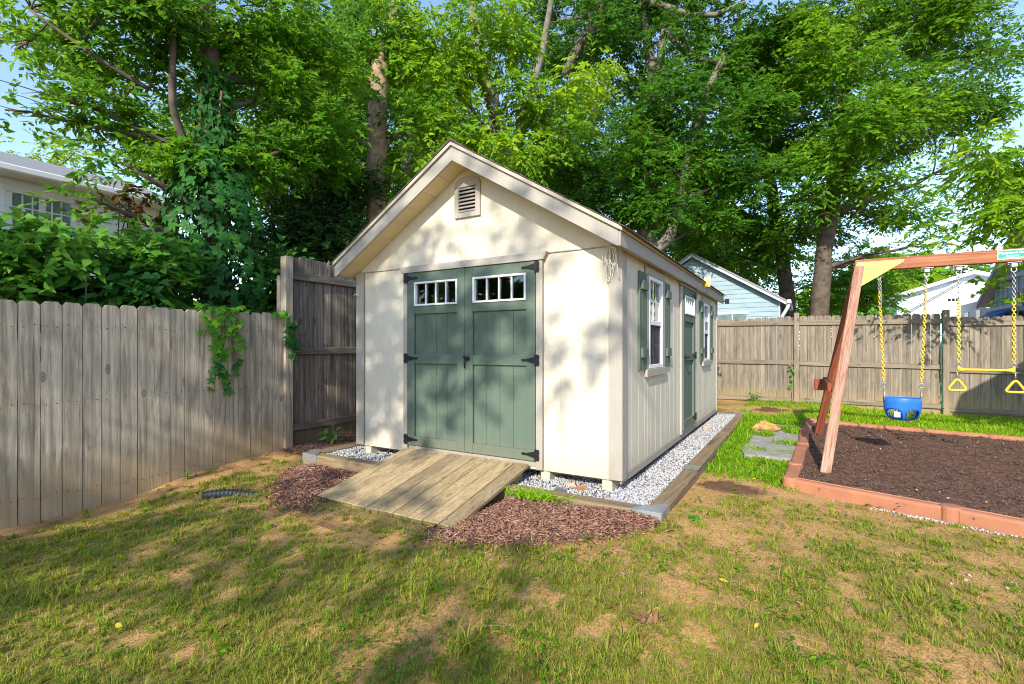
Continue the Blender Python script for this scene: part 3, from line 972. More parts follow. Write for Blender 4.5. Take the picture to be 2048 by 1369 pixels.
def chips(P, length, width, tint, name, mat, lift=0.35, parent=None):
    """flat splinters lying at odd angles"""
    n = len(P)
    az = rng.uniform(0, 2 * math.pi, n)
    el = rng.normal(0, lift, n)
    d = np.stack([np.cos(az) * np.cos(el), np.sin(az) * np.cos(el), np.sin(el)], -1)
    up = np.stack([rng.normal(0, 0.45, n), rng.normal(0, 0.45, n), np.ones(n)], -1)
    s = np.cross(d, up)
    s /= np.linalg.norm(s, axis=1)[:, None]
    u = np.cross(s, d)
    L, Wd = length[:, None] / 2, width[:, None] / 2
    T = Wd * rng.uniform(0.3, 0.7, (n, 1))
    bend = u * L * rng.uniform(-0.15, 0.25, (n, 1))
    vs = np.stack([P - d * L * 1.0 + bend * 0, P - s * Wd + u * T, P + s * Wd + u * T * 0.8, P + d * L, P - u * T], 1)
    vs[:, 1:3] += bend[:, None, :]
    fc = np.array([(0, 2, 1), (1, 2, 3), (0, 1, 4), (1, 3, 4), (3, 2, 4), (2, 0, 4)])
    ff = (fc[None] + (np.arange(n) * 5)[:, None, None]).reshape(-1, 3)
    return np_mesh(name, vs.reshape(-1, 3), ff, mat, parent, np.repeat(tint, 6))


def patch(name, poly, hfun, mat, label, step=0.06, tintfun=None):
    """a heap: a gridded sheet over the polygon, sinking at its rim"""
    xs_ = np.arange(min(p[0] for p in poly) - 0.1, max(p[0] for p in poly) + 0.16, step)
    ys_ = np.arange(min(p[1] for p in poly) - 0.1, max(p[1] for p in poly) + 0.16, step)
    X, Y = np.meshgrid(xs_, ys_)
    Z = hfun(X, Y)
    i = np.arange(X.size).reshape(X.shape)
    Fq = np.stack([i[:-1, :-1], i[:-1, 1:], i[1:, 1:], i[1:, :-1]], -1).reshape(-1, 4)
    Vq = np.stack([X, Y, Z], -1).reshape(-1, 3)
    ctr = Vq[Fq].mean(1)
    keep = in_poly(ctr[:, 0], ctr[:, 1], poly)
    Fq = Fq[keep]
    return Vq, Fq


def edge_dist(x, y, P):
    d = np.full(np.shape(x), 1e9)
    n = len(P)
    for i in range(n):
        a, b_ = np.array(P[i]), np.array(P[(i + 1) % n])
        e_ = b_ - a
        tt = np.clip(((x - a[0]) * e_[0] + (y - a[1]) * e_[1]) / (e_ @ e_), 0, 1)
        d = np.minimum(d, np.hypot(x - a[0] - tt * e_[0], y - a[1] - tt * e_[1]))
    return d


def mound(poly, hmax):
    def h(x, y):
        e_ = np.where(in_poly(x, y, poly), edge_dist(x, y, poly), -0.02)
        near = np.exp(-((y + 0.44) / 0.5) ** 2)
        return ground(x, y) + 0.004 + hmax * np.clip(e_ / 0.22, -0.1, 1) * (0.35 + 0.65 * near) + 0.02 * (vnoise(x, y, 0.16, 31) - 0.5)
    return h


def mulch(name, poly, hmax, n, mat, label, lc=(0.03, 0.10), wc=(0.004, 0.010), hf=None):
    hf = hf or mound(poly, hmax)
    Vq, Fq = patch(name, poly, hf, mat, label)
    o = np_mesh(name, Vq, Fq, mat, None, np.clip(rng.normal(0.22, 0.1, len(Fq)), 0, 0.5), True)
    bx0, bx1 = min(p[0] for p in poly), max(p[0] for p in poly)
    by0, by1 = min(p[1] for p in poly), max(p[1] for p in poly)
    X = rng.uniform(bx0 - 0.12, bx1 + 0.12, n * 3)
    Y = rng.uniform(by0 - 0.12, by1 + 0.12, n * 3)
    k = in_poly(X + rng.normal(0, 0.05, n * 3), Y + rng.normal(0, 0.05, n * 3), poly)
    X, Y = X[k][:n], Y[k][:n]
    k = ~((X > -2.29) & (X < -0.84) & (Y > -1.15) & (Y < 0))
    k &= ~((X > PAD[0]) & (X < PAD[1]) & (Y > PAD[2]) & (Y < PAD[3]))
    X, Y = X[k], Y[k]
    m_ = len(X)
    P = np.stack([X, Y, np.maximum(hf(X, Y), ground(X, Y)) + rng.uniform(0.0, 0.014, m_)], -1)
    tn = np.clip(rng.beta(2.2, 2.6, m_), 0, 1)
    c = chips(P, rng.uniform(*lc, m_), rng.uniform(*wc, m_), tn, 'mulch_chips', mat, parent=o)
    c['kind'] = 'stuff'
    return tag(o, label, None, None, 'stuff')


mulch('mulch_bed', MULCH_R, 0.045, 9500, CHIPR, 'red brown shredded mulch heaped between the ramp and the timber corner')
mulch('mulch_bed', MULCH_L, 0.05, 6000, CHIPR, 'shaded red brown mulch piled left of the ramp foot')
mulch('mulch_bed', MULCH_F, 0.03, 3500, CHIPR, 'dark mulch strip between the tall fence and the shed', hf=lambda x, y: ground(x, y) + 0.02 + 0.02 * vnoise(x, y, 0.3, 5))
# playground
PIN = [(px + (0.03 if px < 2 else 0), py) for px, py in PLAY]
play = mulch('playground_mulch', PIN, 0, 26000, CHIPB, 'dark brown wood mulch filling the playground', (0.02, 0.055), (0.004, 0.009), hf=lambda x, y: 0.004 + 0.03 * (vnoise(x, y, 0.5, 41) - 0.5) + 0.012 * (vnoise(x, y, 0.12, 42) - 0.5) + 0 * x)
# small pale stones strewn over the playground
n = 70
X, Y = rng.uniform(1.35, 5, n), rng.uniform(0.3, 4.8, n)
k = in_poly(X, Y, PIN)
X, Y = X[k], Y[k]
o = stones(np.stack([X, Y, np.full(len(X), 0.022)], -1), rng.uniform(0.01, 0.028, len(X)), rng.choice([0.3, 0.5, 0.7, 0.92], len(X)), 'pebbles', STONE)
tag(o, 'pale pebbles strewn over the playground mulch', None, None, 'stuff')

# gravel
n = 15000
X = np.concatenate([rng.uniform(x0 + tw, x1 - tw, n // 2), rng.uniform(-0.05, x1 - tw, n // 2)])
Y = np.concatenate([rng.uniform(y0 + tw, 0.35, n // 2), rng.uniform(y0 + tw, y1 - tw, n // 2)])
gz = 0.012 + 0.012 * vnoise(X, Y, 0.25, 51)
tn = np.clip(rng.beta(2.4, 1.3, n) * 0.86, 0, 0.86)
tn[rng.random(n) < 0.06] = 0.97
gr = stones(np.stack([X, Y, gz + rng.uniform(-0.006, 0.006, n)], -1), rng.uniform(0.016, 0.036, n), tn, 'gravel', STONE)
tag(gr, 'white and grey crushed stone around the shed base', None, None, 'stuff')
gb = box('gravel_base', STONE, gr, x0 + tw - 0.003, x1 - tw + 0.003, y0 + tw - 0.003, y1 - tw + 0.003, -0.02, 0.006, 0.001)
# loose stones outside the playground edging and by the slab
n = 420
X = np.concatenate([rng.normal(2.12, 0.22, 170), rng.normal(1.17, 0.045, 200), rng.normal(2.6, 0.25, 50)])
Y = np.concatenate([0.79 - (X[:170] - 2.21) * 0.33 - 0.09 - np.abs(rng.normal(0, 0.025, 170)), rng.uniform(2.3, 3.6, 200), rng.normal(-0.35, 0.05, 50)])
o = stones(np.stack([X, Y, ground(X, Y) + 0.006], -1), rng.uniform(0.012, 0.032, n), np.clip(rng.beta(4, 2, n) * 0.8, 0, 1), 'loose_stones', STONE)
tag(o, 'loose pale stones along the playground edging', None, None, 'stuff')

# old concrete slab
xs_ = SLAB
mb = MB().prism(xs_, 'z', -0.05, 0.010)
slab = tag(mb.build('concrete_slab', CONC), 'broken grey concrete slab between the shed gravel and the playground', None, None, 'structure')

# ------------------------------------------------------------------ grass
HIDE = [(-2.36, -0.80, -1.27, 0.0), (PAD[0] - 0.01, PAD[1] + 0.01, PAD[2] - 0.01, PAD[3] + 0.01)]


def blocked(X, Y):
    k = np.zeros(len(X), bool)
    for (a, b_, c, d) in HIDE:
        k |= (X > a) & (X < b_) & (Y > c) & (Y < d)
    for P in (MULCH_R, MULCH_L, MULCH_F, PLAY):
        k |= in_poly(X, Y, P)
    near_edge = in_poly(X, Y, PLAY) | (edge_dist(X, Y, PLAY) < 0.075)
    return k | near_edge | (X < -4.06) | (Y > 7.88) | (X > 7.5)


def blades(X, Y, Hh, Wd, lean, tint, name, mat, label, parent=None):
    n = len(X)
    P = np.stack([X, Y, ground(X, Y) - 0.004], -1)
    az = rng.uniform(0, 2 * math.pi, n)
    d = np.stack([np.cos(az), np.sin(az), np.zeros(n)], -1)
    az2 = az + rng.normal(math.pi / 2, 0.5, n)
    s = np.stack([np.cos(az2), np.sin(az2), np.zeros(n)], -1) * (Wd / 2)[:, None]
    up = np.array([0, 0, 1.0])
    m1 = P + d * (Hh * lean * 0.35)[:, None] + up * (Hh * 0.6 * np.cos(lean * 0.6))[:, None]
    tp = P + d * (Hh * lean)[:, None] + up * (Hh * np.cos(np.minimum(lean, 1.35)))[:, None]
    vs = np.stack([P - s, P + s, m1 + s * 0.8, m1 - s * 0.8, tp], 1)
    fc = np.array([(0, 1, 2), (0, 2, 3), (3, 2, 4)])
    ff = (fc[None] + (np.arange(n) * 5)[:, None, None]).reshape(-1, 3)
    o = np_mesh(name, vs.reshape(-1, 3), ff, mat, parent, np.repeat(tint, 3))
    return tag(o, label, None, None, 'stuff') if not parent else o


def fan(n, r0, r1, half):
    r = np.exp(rng.uniform(math.log(r0), math.log(r1), n))
    an = rng.uniform(-half, half, n)
    return CAM.x + r * (np.cos(an) * FWD[0] + np.sin(an) * RGT[0]), CAM.y + r * (np.cos(an) * FWD[1] + np.sin(an) * RGT[1])


def bare_soil(X, Y):
    return np.maximum(np.exp(-((X - 0.75) / 0.42) ** 2 - ((Y - 0.85) / 0.28) ** 2), np.maximum(np.exp(-((X + 3.95) / 0.22) ** 2), 0.8 * np.exp(-((X + 1.75) / 1.0) ** 2 - ((Y + 1.45) / 0.2) ** 2)))


X, Y = fan(250000, 1.3, 7.5, 1.05)
k = ~blocked(X, Y) & (Y < 1.15 - 0.9 * np.clip(X - 0.45, 0, 0.4))
X, Y = X[k], Y[k]
dry = dryness(X, Y)
keep = rng.random(len(X)) < np.clip(0.75 - 0.8 * bare_soil(X, Y), 0.03, 1)
X, Y, dry = X[keep], Y[keep], dry[keep]
n = len(X)
isdry = rng.random(n) < np.clip(0.30 + 0.58 * dry, 0, 0.95)
dist = np.hypot(X - CAM.x, Y - CAM.y)
o = blades(X, Y, rng.gamma(5, 0.0044, n), rng.uniform(0.0018, 0.0036, n) * np.clip(dist / 2.6, 0.9, 2.0), rng.uniform(0.8, 1.55, n), np.where(isdry, rng.uniform(0.0, 0.22, n), np.clip(rng.normal(0.47, 0.09, n), 0.33, 0.8)), 'lawn_thatch', GRASS, 'matted straw and short blades of the dry lawn')
# tufts
X, Y = fan(21000, 1.3, 7.5, 1.05)
k = ~blocked(X, Y) & (Y < 1.15 - 0.9 * np.clip(X - 0.45, 0, 0.4))
X, Y = X[k], Y[k]
dry = dryness(X, Y)
keep = rng.random(len(X)) < np.clip(0.95 - 0.85 * dry - 0.9 * bare_soil(X, Y), 0.03, 1)
X, Y, dry = X[keep], Y[keep], dry[keep]
m_ = len(X)
per = 19
dist = np.hypot(X - CAM.x, Y - CAM.y)
size = rng.gamma(9, 0.0038, m_) * (1.1 - 0.35 * dry)
tcol_ = rng.normal(0.58, 0.13, m_)
az = rng.uniform(0, 2 * math.pi, (m_, per))
sp_ = np.abs(rng.normal(0, 0.013, (m_, per))) * np.clip(dist / 3, 0.8, 1.6)[:, None]
bx, by = (X[:, None] + np.cos(az) * sp_).ravel(), (Y[:, None] + np.sin(az) * sp_).ravel()
n = m_ * per
T_ = np.clip(np.repeat(tcol_, per) + rng.normal(0, 0.07, n), 0.36, 1)
T_ = np.where(rng.random(n) < 0.16, rng.uniform(0, 0.25, n), T_)
blades(bx, by, np.repeat(size, per) * rng.uniform(0.55, 1.25, n), rng.uniform(0.0026, 0.0052, n) * np.repeat(np.clip(dist / 2.6, 0.9, 1.9), per), rng.uniform(0.15, 1.25, n), T_, 'lawn_grass', GRASS, 'green grass tufts scattered over the dry lawn')

# lush strip by the back fence and between the shed and the playground
n = 90000
X = np.concatenate([rng.uniform(0.3, 7.4, n * 2 // 3), rng.uniform(0.4, 1.25, n // 3)])
Y = np.concatenate([rng.uniform(4.6, 7.88, n * 2 // 3), rng.uniform(1.0, 5.6, n // 3)])
k = ~blocked(X, Y)
X, Y = X[k], Y[k]
cl = vnoise(X, Y, 0.35, 71) * 0.6 + vnoise(X, Y, 0.13, 72) * 0.4
bare = np.exp(-((X - 0.75) / 0.55) ** 2 - ((Y - 6.5) / 0.6) ** 2) + np.where(in_poly(X, Y, SLAB), 0.95 - 1.6 * np.clip(vnoise(X, Y, 0.3, 73) - 0.52, 0, 1) * 4, 0) + np.exp(-((X - 0.75) / 0.45) ** 2 - ((Y - 0.95) / 0.2) ** 2)
keep = rng.random(len(X)) < np.clip(0.2 + 1.25 * cl - 1.1 * bare + 0.35 * (X > 1.3), 0, 1)
X, Y, cl = X[keep], Y[keep], cl[keep]
n = len(X)
blades(X, Y, rng.gamma(6, 0.009, n) * (0.5 + cl), rng.uniform(0.007, 0.014, n), rng.uniform(0.3, 1.4, n), np.clip(rng.normal(0.35, 0.2, n) + (cl - 0.5) * 0.4 + 0.2 * (X > 1.3), 0, 1), 'ground_cover', LUSH, 'bright green clover and grass along the back fence')


# ------------------------------------------------------------------ fences
def g1(x, y):
    return float(ground(np.array([x]), np.array([y]))[0])


def picket(par, mat, along, at_, fixed, wdt, z0, z1, th, ear=0.026, tilt=0.0):
    """dog-eared board; along = 'y' stands in a fence running along y, its faces towards x"""
    a0, a1 = at_ + 0.002 + 0.002 * random.random(), at_ + wdt - 0.002 - 0.002 * random.random()
    t0, t1 = tilt * 0.3, tilt * 0.3
    e2 = ear * random.uniform(0.7, 1.15)
    poly = [(a0, z0), (a1, z0), (a1 + t1, z1 - ear), (a1 - ear * 0.8 + t1, z1), (a0 + e2 * 0.8 + t0, z1 + random.uniform(-.003, .003)), (a0 + t0, z1 - e2)]
    f0 = fixed + random.uniform(-0.0035, 0.0035)
    o = MB().prism(poly, 'x' if along == 'y' else 'y', f0, f0 + th).build('picket', mat, par)
    a_ = o.data.attributes.new('across', 'FLOAT', 'POINT')
    i_ = 1 if along == 'y' else 0
    sh_ = random.uniform(-0.3, 0.3)
    a_.data.foreach_set('value', [(-1 if v_.co[i_] < at_ + wdt / 2 else 1) * 1.0 + sh_ + 10.0 for v_ in o.data.vertices])
    return o


# lower section with its boards towards the lawn
fl = thing('wood_fence', 'weathered grey dog-ear board fence with the creeper hanging over it', 'fence')
y = -0.23 - 0.1364 * 44
i = 0
while y < -0.24:
    f = (y + 2.55) / 2.32
    zt = 1.585 + 0.026 * f + random.uniform(-0.006, 0.006)
    zb = max(-0.32, -0.215 + 0.185 * f) - 0.03
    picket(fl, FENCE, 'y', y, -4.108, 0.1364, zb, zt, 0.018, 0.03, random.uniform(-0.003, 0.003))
    y += 0.1364
for z in (-0.02, 0.75, 1.38):
    MB().box(-4.15, -4.1125, -6.2, -0.24, z - 0.045, z + 0.045).build('rail', RAILY, fl)
for yy in (-6.1, -4.2, -2.3, -0.35):
    box('post', FENCE, fl, -4.242, -4.1525, yy - 0.045, yy + 0.045, -0.6, 1.5, 0.006)
# tall section: rails towards us
ft_ = thing('tall_fence', 'taller dark stained board fence running behind the shed, rails outward', 'fence')
box('post', FENCE, ft_, -4.155, -4.05, -0.228, -0.12, -0.3, 2.31, 0.008)
box('post', FENCE, ft_, -4.215, -4.158, -0.236, -0.18, -0.3, 2.08, 0.006)
y = -0.115
i = 0
while y < 7.75:
    zt = 2.335 + 0.012 * math.sin(y * 2.1) + random.uniform(-0.012, 0.012)
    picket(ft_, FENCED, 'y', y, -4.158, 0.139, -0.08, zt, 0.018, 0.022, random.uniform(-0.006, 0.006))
    y += 0.1405
for (z, zz) in ((2.09, 2.2), (1.165, 1.165), (0.222, 0.225)):
    mb = MB()
    ya = -0.118
    while ya < 7.7:
        yb = min(ya + 2.43, 7.75)
        box('rail', RAILY, ft_, -4.1355, -4.10, ya, yb - 0.004, z - 0.044, z + 0.044, 0.005)
        ya = yb
for yy in (2.35, 4.8, 7.3):
    box('post', FENCED, ft_, -4.098, -4.008, yy, yy + 0.09, -0.3, 2.3, 0.006)
# back fence in three runs
fb = thing('back_fence', 'sunlit tan board fence with three rails behind the swing set', 'fence')
YB_ = 7.9


def back_run(xa, xb, ta, tb, ba, bb, rails, w=0.1405):
    x = xa
    k = 0
    while x < xb - 0.02:
        ww = min(w, xb - x)
        f = (x - xa) / (xb - xa)
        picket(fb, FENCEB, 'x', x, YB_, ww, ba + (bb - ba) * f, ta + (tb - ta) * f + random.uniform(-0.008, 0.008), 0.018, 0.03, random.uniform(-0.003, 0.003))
        x += w
    for (za, zb_) in rails:
        v_ = [(xa, za - 0.045), (xb, zb_ - 0.045), (xb, zb_ + 0.045), (xa, za + 0.045)]
        MB().prism(v_, 'y', YB_ - 0.041, YB_ - 0.005).build('rail', RAILX, fb)


P1, P2, P3 = 1.19, 3.555, 5.99
back_run(-4.0, -1.25, 1.80, 1.80, -0.05, -0.03, [(1.67, 1.67), (0.9, 0.9), (0.11, 0.11)])
back_run(-1.15, P1 - 0.05, 1.80, 1.86, -0.03, 0.03, [(1.735, 1.72), (0.90, 0.895), (0.10, 0.115)])
back_run(P1 + 0.05, P2 - 0.05, 1.855, 1.83, 0.03, -0.05, [(1.715, 1.69), (0.885, 0.85), (0.125, 0.125)])
back_run(P2 + 0.05, P3 - 0.05, 1.768, 1.73, -0.05, -0.1, [(1.65, 1.62), (0.80, 0.765), (0.085, 0.03)])
back_run(P3 + 0.05, 8.4, 1.72, 1.70, -0.1, -0.12, [(1.60, 1.58), (0.76, 0.74), (0.02, 0.0)])
for px, pz in ((-1.2, 1.86), (P1, 1.925), (P2, 1.895), (P3, 1.84)):
    box('post', FENCEB, fb, px - 0.0475, px + 0.0475, YB_ - 0.078, YB_ + 0.02, -0.4, pz, 0.008)
# green cord trailing down the post
mb = MB()
pts = [(P2 - 0.062 + 0.012 * math.sin(q * 9), YB_ - 0.06 + 0.012 * math.cos(q * 7), 1.84 - q * 1.78) for q in np.linspace(0, 1, 40)]
mb.tube(pts, 0.011, 6)
for q in np.linspace(0.1, 0.98, 14):
    a = Vector((P2 - 0.062, YB_ - 0.065, 1.84 - q * 1.78))
    mb.tube([a, a + Vector((random.uniform(-0.04, 0.03), random.uniform(-0.035, 0), random.uniform(-0.05, 0.03)))], 0.006, 5)
tag(mb.build('garden_light_cord', plain('green_cord', (0.01, 0.11, 0.07), 0.5)), 'dark green string light cord running down a back fence post', 'cord')

# ------------------------------------------------------------------ playground edging
pe = thing('playground_edging', 'terracotta plastic interlocking edging around the playground mulch', 'edging')


def edging_seg(a, b_, top):
    a, b_ = Vector((*a, 0)), Vector((*b_, 0))
    d = (b_ - a)
    L = d.length
    d.normalize()
    s = Vector((-d.y, d.x, 0))
    prof = [(-0.055, -0.10), (-0.055, top - 0.022), (-0.046, top - 0.006), (-0.034, top), (-0.031, top - 0.006), (0.031, top - 0.006), (0.034, top), (0.046, top - 0.006), (0.055, top - 0.022), (0.055, -0.10)]
    mb = MB()
    n_ = len(prof)
    st = [0.05, L * 0.33, L * 0.66, L - 0.05]
    vs = []
    for q in st:
        off = s * (0.006 * math.sin(q * 5 + a.x * 7))
        for (pa, pz) in prof:
            vs.append(a + d * q + s * pa + off + Vector((0, 0, pz)))
    fs = [(i * n_ + k, i * n_ + k + 1, (i + 1) * n_ + k + 1, (i + 1) * n_ + k) for i in range(3) for k in range(n_ - 1)]
    fs += [tuple(range(n_)), tuple(range(3 * n_, 4 * n_))[::-1]]
    mb.add(vs, fs)
    # round knuckle where it slots into its neighbour
    mb.tube([a + Vector((0, 0, -0.1)), a + Vector((0, 0, top - 0.008)), a + Vector((0, 0, top + 0.004)), a + Vector((0, 0, top + 0.008))], [0.068, 0.068, 0.062, 0.05], 18)
    return mb.build('edging_segment', EDGE, pe)


EP = [(1.19, 1.12), (2.21, 0.79), (3.22, 0.46), (4.23, 0.13), (5.25, -0.2), (6.27, -0.53), (6.6, 0.62), (6.6, 1.8), (6.6, 3.0), (6.6, 4.2), (5.5, 4.43), (4.58, 4.63), (3.45, 4.87), (2.3, 5.11), (1.407, 5.33), (1.317, 4.15), (1.284, 2.99), (1.217, 1.753)]
for i in range(len(EP)):
    edging_seg(EP[i], EP[(i + 1) % len(EP)], 0.055 + random.uniform(-0.004, 0.006))

# ------------------------------------------------------------------ swing set
sw = thing('swing_set', 'red stained timber swing frame with yellow corner bracket', 'swing set')
BY, BT, BBM = 2.95, 2.205, 2.075
bx0, bx1 = 1.80, 4.75
box('beam', SWINGX, sw, bx0, bx1, BY - 0.045, BY + 0.045, BBM, BT, 0.006)
box('beam_cap', SWINGX, sw, 3.33, bx1 - 0.02, BY - 0.05, BY + 0.05, BT + 0.001, BT + 0.012, 0.002)


def oriented(a, b_, w_, d_, side):
    """matrix for a beam from a to b, its local x along side"""
    a, b_ = Vector(a), Vector(b_)
    z = (b_ - a).normalized()
    x = (Vector(side) - z * z.dot(Vector(side))).normalized()
    y = z.cross(x)
    return Matrix(((x.x, y.x, z.x, a.x), (x.y, y.y, z.y, a.y), (x.z, y.z, z.z, a.z), (0, 0, 0, 1))), (b_ - a).length


for sx, xe in ((1, bx0),):
    xf = xe - sx * 0.33
    tops = (xe + sx * 0.035, BY, BBM + 0.06)
    for (yy, mt, dy) in ((1.72, SWINGF, -0.092), (4.18, SWINGZ, 0.092)):
        M, L = oriented((xf, yy, -0.02), (tops[0], BY + dy * 1.0, BBM + 0.03), 0.09, 0.09, (1, 0, 0))
        lg = box('leg', mt, sw, -0.045, 0.045, -0.043, 0.043, 0, L, 0.006)
        lg.matrix_local = M
    # cross brace between the legs and its block
    a = Vector((xf + sx * 0.125, 1.72 + 0.44, 0.74))
    M, L = oriented((xf + sx * 0.06, 2.28, 0.78), (xf + sx * 0.06, 3.62, 0.78), 0.09, 0.04, (0, 0, 1))
    box('cross_brace', SWINGZ, sw, -0.045, 0.045, -0.02, 0.02, 0, L, 0.005, M)
    box('brace_block', SWINGZ, sw, xf - sx * 0.0 - 0.06, xf + 0.075, 3.50, 3.60, 0.66, 0.80, 0.008)
    # yellow gusset plates, front and back
    for f0, f1 in ((BY - 0.0555, BY - 0.0465), (BY + 0.0465, BY + 0.0555)):
        P = [(xe + sx * 0.02, BT - 0.03), (xe + sx * 0.44, BT - 0.03), (xe + sx * 0.44, BT - 0.055), (xe + sx * 0.06, BBM - 0.17), (xe + sx * 0.00, BBM - 0.185), (xe - sx * 0.045, BBM - 0.17), (xe - sx * 0.02, BBM - 0.02)]
        if f0 > BY:
            continue
        # the plate lies against the beam and the leg below it
        mb = MB().prism(P, 'y', f0, f1)
        mb.build('gusset_plate', YPLATE, sw)
        for (q, z) in ((0.06, BT - 0.055), (0.40, BT - 0.052), (0.02, BBM + 0.0), (-0.015, BBM - 0.15)):
            MB().tube([(xe + sx * q, f0 + 0.001, z), (xe + sx * q, f0 - 0.006, z)], 0.013, 8).build('bolt', STEEL, sw)
HX = [C(1757.6, 560, 1)]


def beam_x(u):
    k_ = (u - 1024) / 980
    Yd = (BY - CAM.y) / (k_ * RGT[1] + FWD[1])
    return CAM.x + Yd * (k_ * RGT[0] + FWD[0])


hang = [beam_x(u) for u in (1757.6, 1853.5, 1917.4, 2027.9)]
for hx in hang:
    mb = MB()
    mb.box(hx - 0.055, hx + 0.055, BY - 0.03, BY + 0.03, BBM - 0.012, BBM - 0.001, 0.003)
    mb.box(hx - 0.026, hx + 0.026, BY - 0.022, BY + 0.022, BBM - 0.055, BBM - 0.012, 0.006)
    for s in (-1, 1):
        mb.tube([(hx + s * 0.042, BY, BBM - 0.012), (hx + s * 0.042, BY, BBM - 0.026)], 0.009, 6)
    mb.tube([(hx + 0.021 * math.cos(q), BY + 0.004, BBM - 0.076 + 0.024 * math.sin(q)) for q in np.linspace(0, 2 * math.pi, 13)[:-1]], 0.0055, 6, True)
    mb.build('swing_hanger', STEEL, sw, False)
# maker's plate on the beam
pl = box('sign_plate', SIGNW, sw, 2.99, 3.215, BY - 0.049, BY - 0.0455, BBM + 0.024, BT - 0.01, 0.0015)
box('sign_face', SIGNG, pl, 2.997, 3.208, BY - 0.0502, BY - 0.0494, BBM + 0.031, BT - 0.017, 0.0002)
for txt, sz, zz in (('Playground One', 0.031, 2.154), ('Systems', 0.029, 2.124)):
    cu = bpy.data.curves.new('lettering', 'FONT')
    cu.body = txt
    cu.size = sz
    cu.align_x = 'CENTER'
    cu.offset = 0.0006
    cu.extrude = 0.0004
    tmp = bpy.data.objects.new('lettering_curve', cu)
    me = bpy.data.meshes.new_from_object(tmp)
    me.materials.append(SIGNW)
    bpy.data.objects.remove(tmp)
    o = bpy.data.objects.new('lettering', me)
    o.location = (3.1025, BY - 0.0507, zz)
    o.rotation_euler = (math.pi / 2, 0, 0)
    col.objects.link(o)
    o.parent = pl
box('sign_line', SIGNW, pl, 3.005, 3.20, BY - 0.0509, BY - 0.0503, 2.1145, 2.1165, 0.0001)
box('sign_line', SIGNW, pl, 3.06, 3.145, BY - 0.0509, BY - 0.0503, 2.1065, 2.110, 0.0001)


def chain(name, par, a, b_, mat, r=0.0032, lw=0.019, ll=0.030):
    """interlocked links turned a quarter each time"""
    a, b_ = Vector(a), Vector(b_)
    d = (b_ - a)
    L = d.length
    d.normalize()
    s1 = Vector((1, 0, 0)) - d * d.x
    s1.normalize()
    s2 = d.cross(s1)
    pitch = ll - 2.1 * r
    n_ = max(2, int(L / pitch))
    mb = MB()
    for k in range(n_):
        c = a + d * (L * (k + 0.5) / n_)
        s = (s1 + s2 * 0.45).normalized() if k % 2 else (s2 - s1 * 0.45).normalized()
        h, hw = ll / 2 - lw / 2, lw / 2
        pts = []
        for q in np.linspace(0, math.pi, 5):
            pts.append(c + d * (h + hw * math.sin(q)) + s * (hw * math.cos(q)))
        for q in np.linspace(math.pi, 2 * math.pi, 5):
            pts.append(c + d * (-h + hw * math.sin(q)) + s * (hw * math.cos(q)))
        mb.tube(pts, r, 5, True)
    return mb.build(name, mat, par, True)


def shackle(par, p, s=0.02):
    mb = MB()
    p = Vector(p)
    mb.tube([p + Vector((-0.014, 0, -0.03)), p + Vector((-0.014, 0, 0.005)), p + Vector((0, 0, 0.022)), p + Vector((0.014, 0, 0.005)), p + Vector((0.014, 0, -0.03))], 0.0045, 6)
    mb.tube([p + Vector((-0.03, 0, -0.03)), p + Vector((0.032, 0, -0.03))], 0.005, 6)
    return mb.build('shackle', STEEL, par, True)


# bucket swing
bs = thing('bucket_swing', 'blue full bucket toddler swing on yellow coated chains', 'swing', (0, 0, 0))
bcx, bcy = (hang[0] + hang[1]) / 2, BY
sA, sB = (bcx - 0.165, bcy, 0.80), (bcx + 0.165, bcy, 0.80)
for hx, sp in ((hang[0], sA), (hang[1], sB)):
    top = Vector((hx, BY, BBM - 0.10))
    ep = Vector(sp) + Vector((0, 0, 0.035))
    mid = top.lerp(ep, 0.12)
    chain('chain', bs, top, mid, STEEL)
    chain('chain_sleeve', bs, mid, ep, YELLOW, 0.0048, 0.023, 0.040)
    sd_ = 1 if hx == hang[1] else -1
    chain('spare_chain', bs, top + Vector((sd_ * -0.014, -0.01, 0)), top + Vector((sd_ * -0.02, -0.016, -0.36 if hx == hang[1] else -0.30)), STEEL, 0.0026, 0.016, 0.027)
    shackle(bs, sp)
    mb = MB()
    for dy in (-0.05, 0.05):
        e_ = Vector((bcx + (0.16 if sp[0] > bcx else -0.16), bcy + dy, 0.62))
        mb.tube([Vector(sp) + Vector((0, 0, -0.03)), e_], 0.0042, 6)
    mb.build('hanger_strap', STEEL, bs, True)
# tub: open shell, tall band, leg holes below
rx, ry = 0.162, 0.115
nseg = 40


def ring(z, f, t_):
    return [Vector((bcx + (rx * f - t_) * math.cos(q), bcy + (ry * f - t_) * math.sin(q), z)) for q in np.linspace(0, 2 * math.pi, nseg, endpoint=False)]


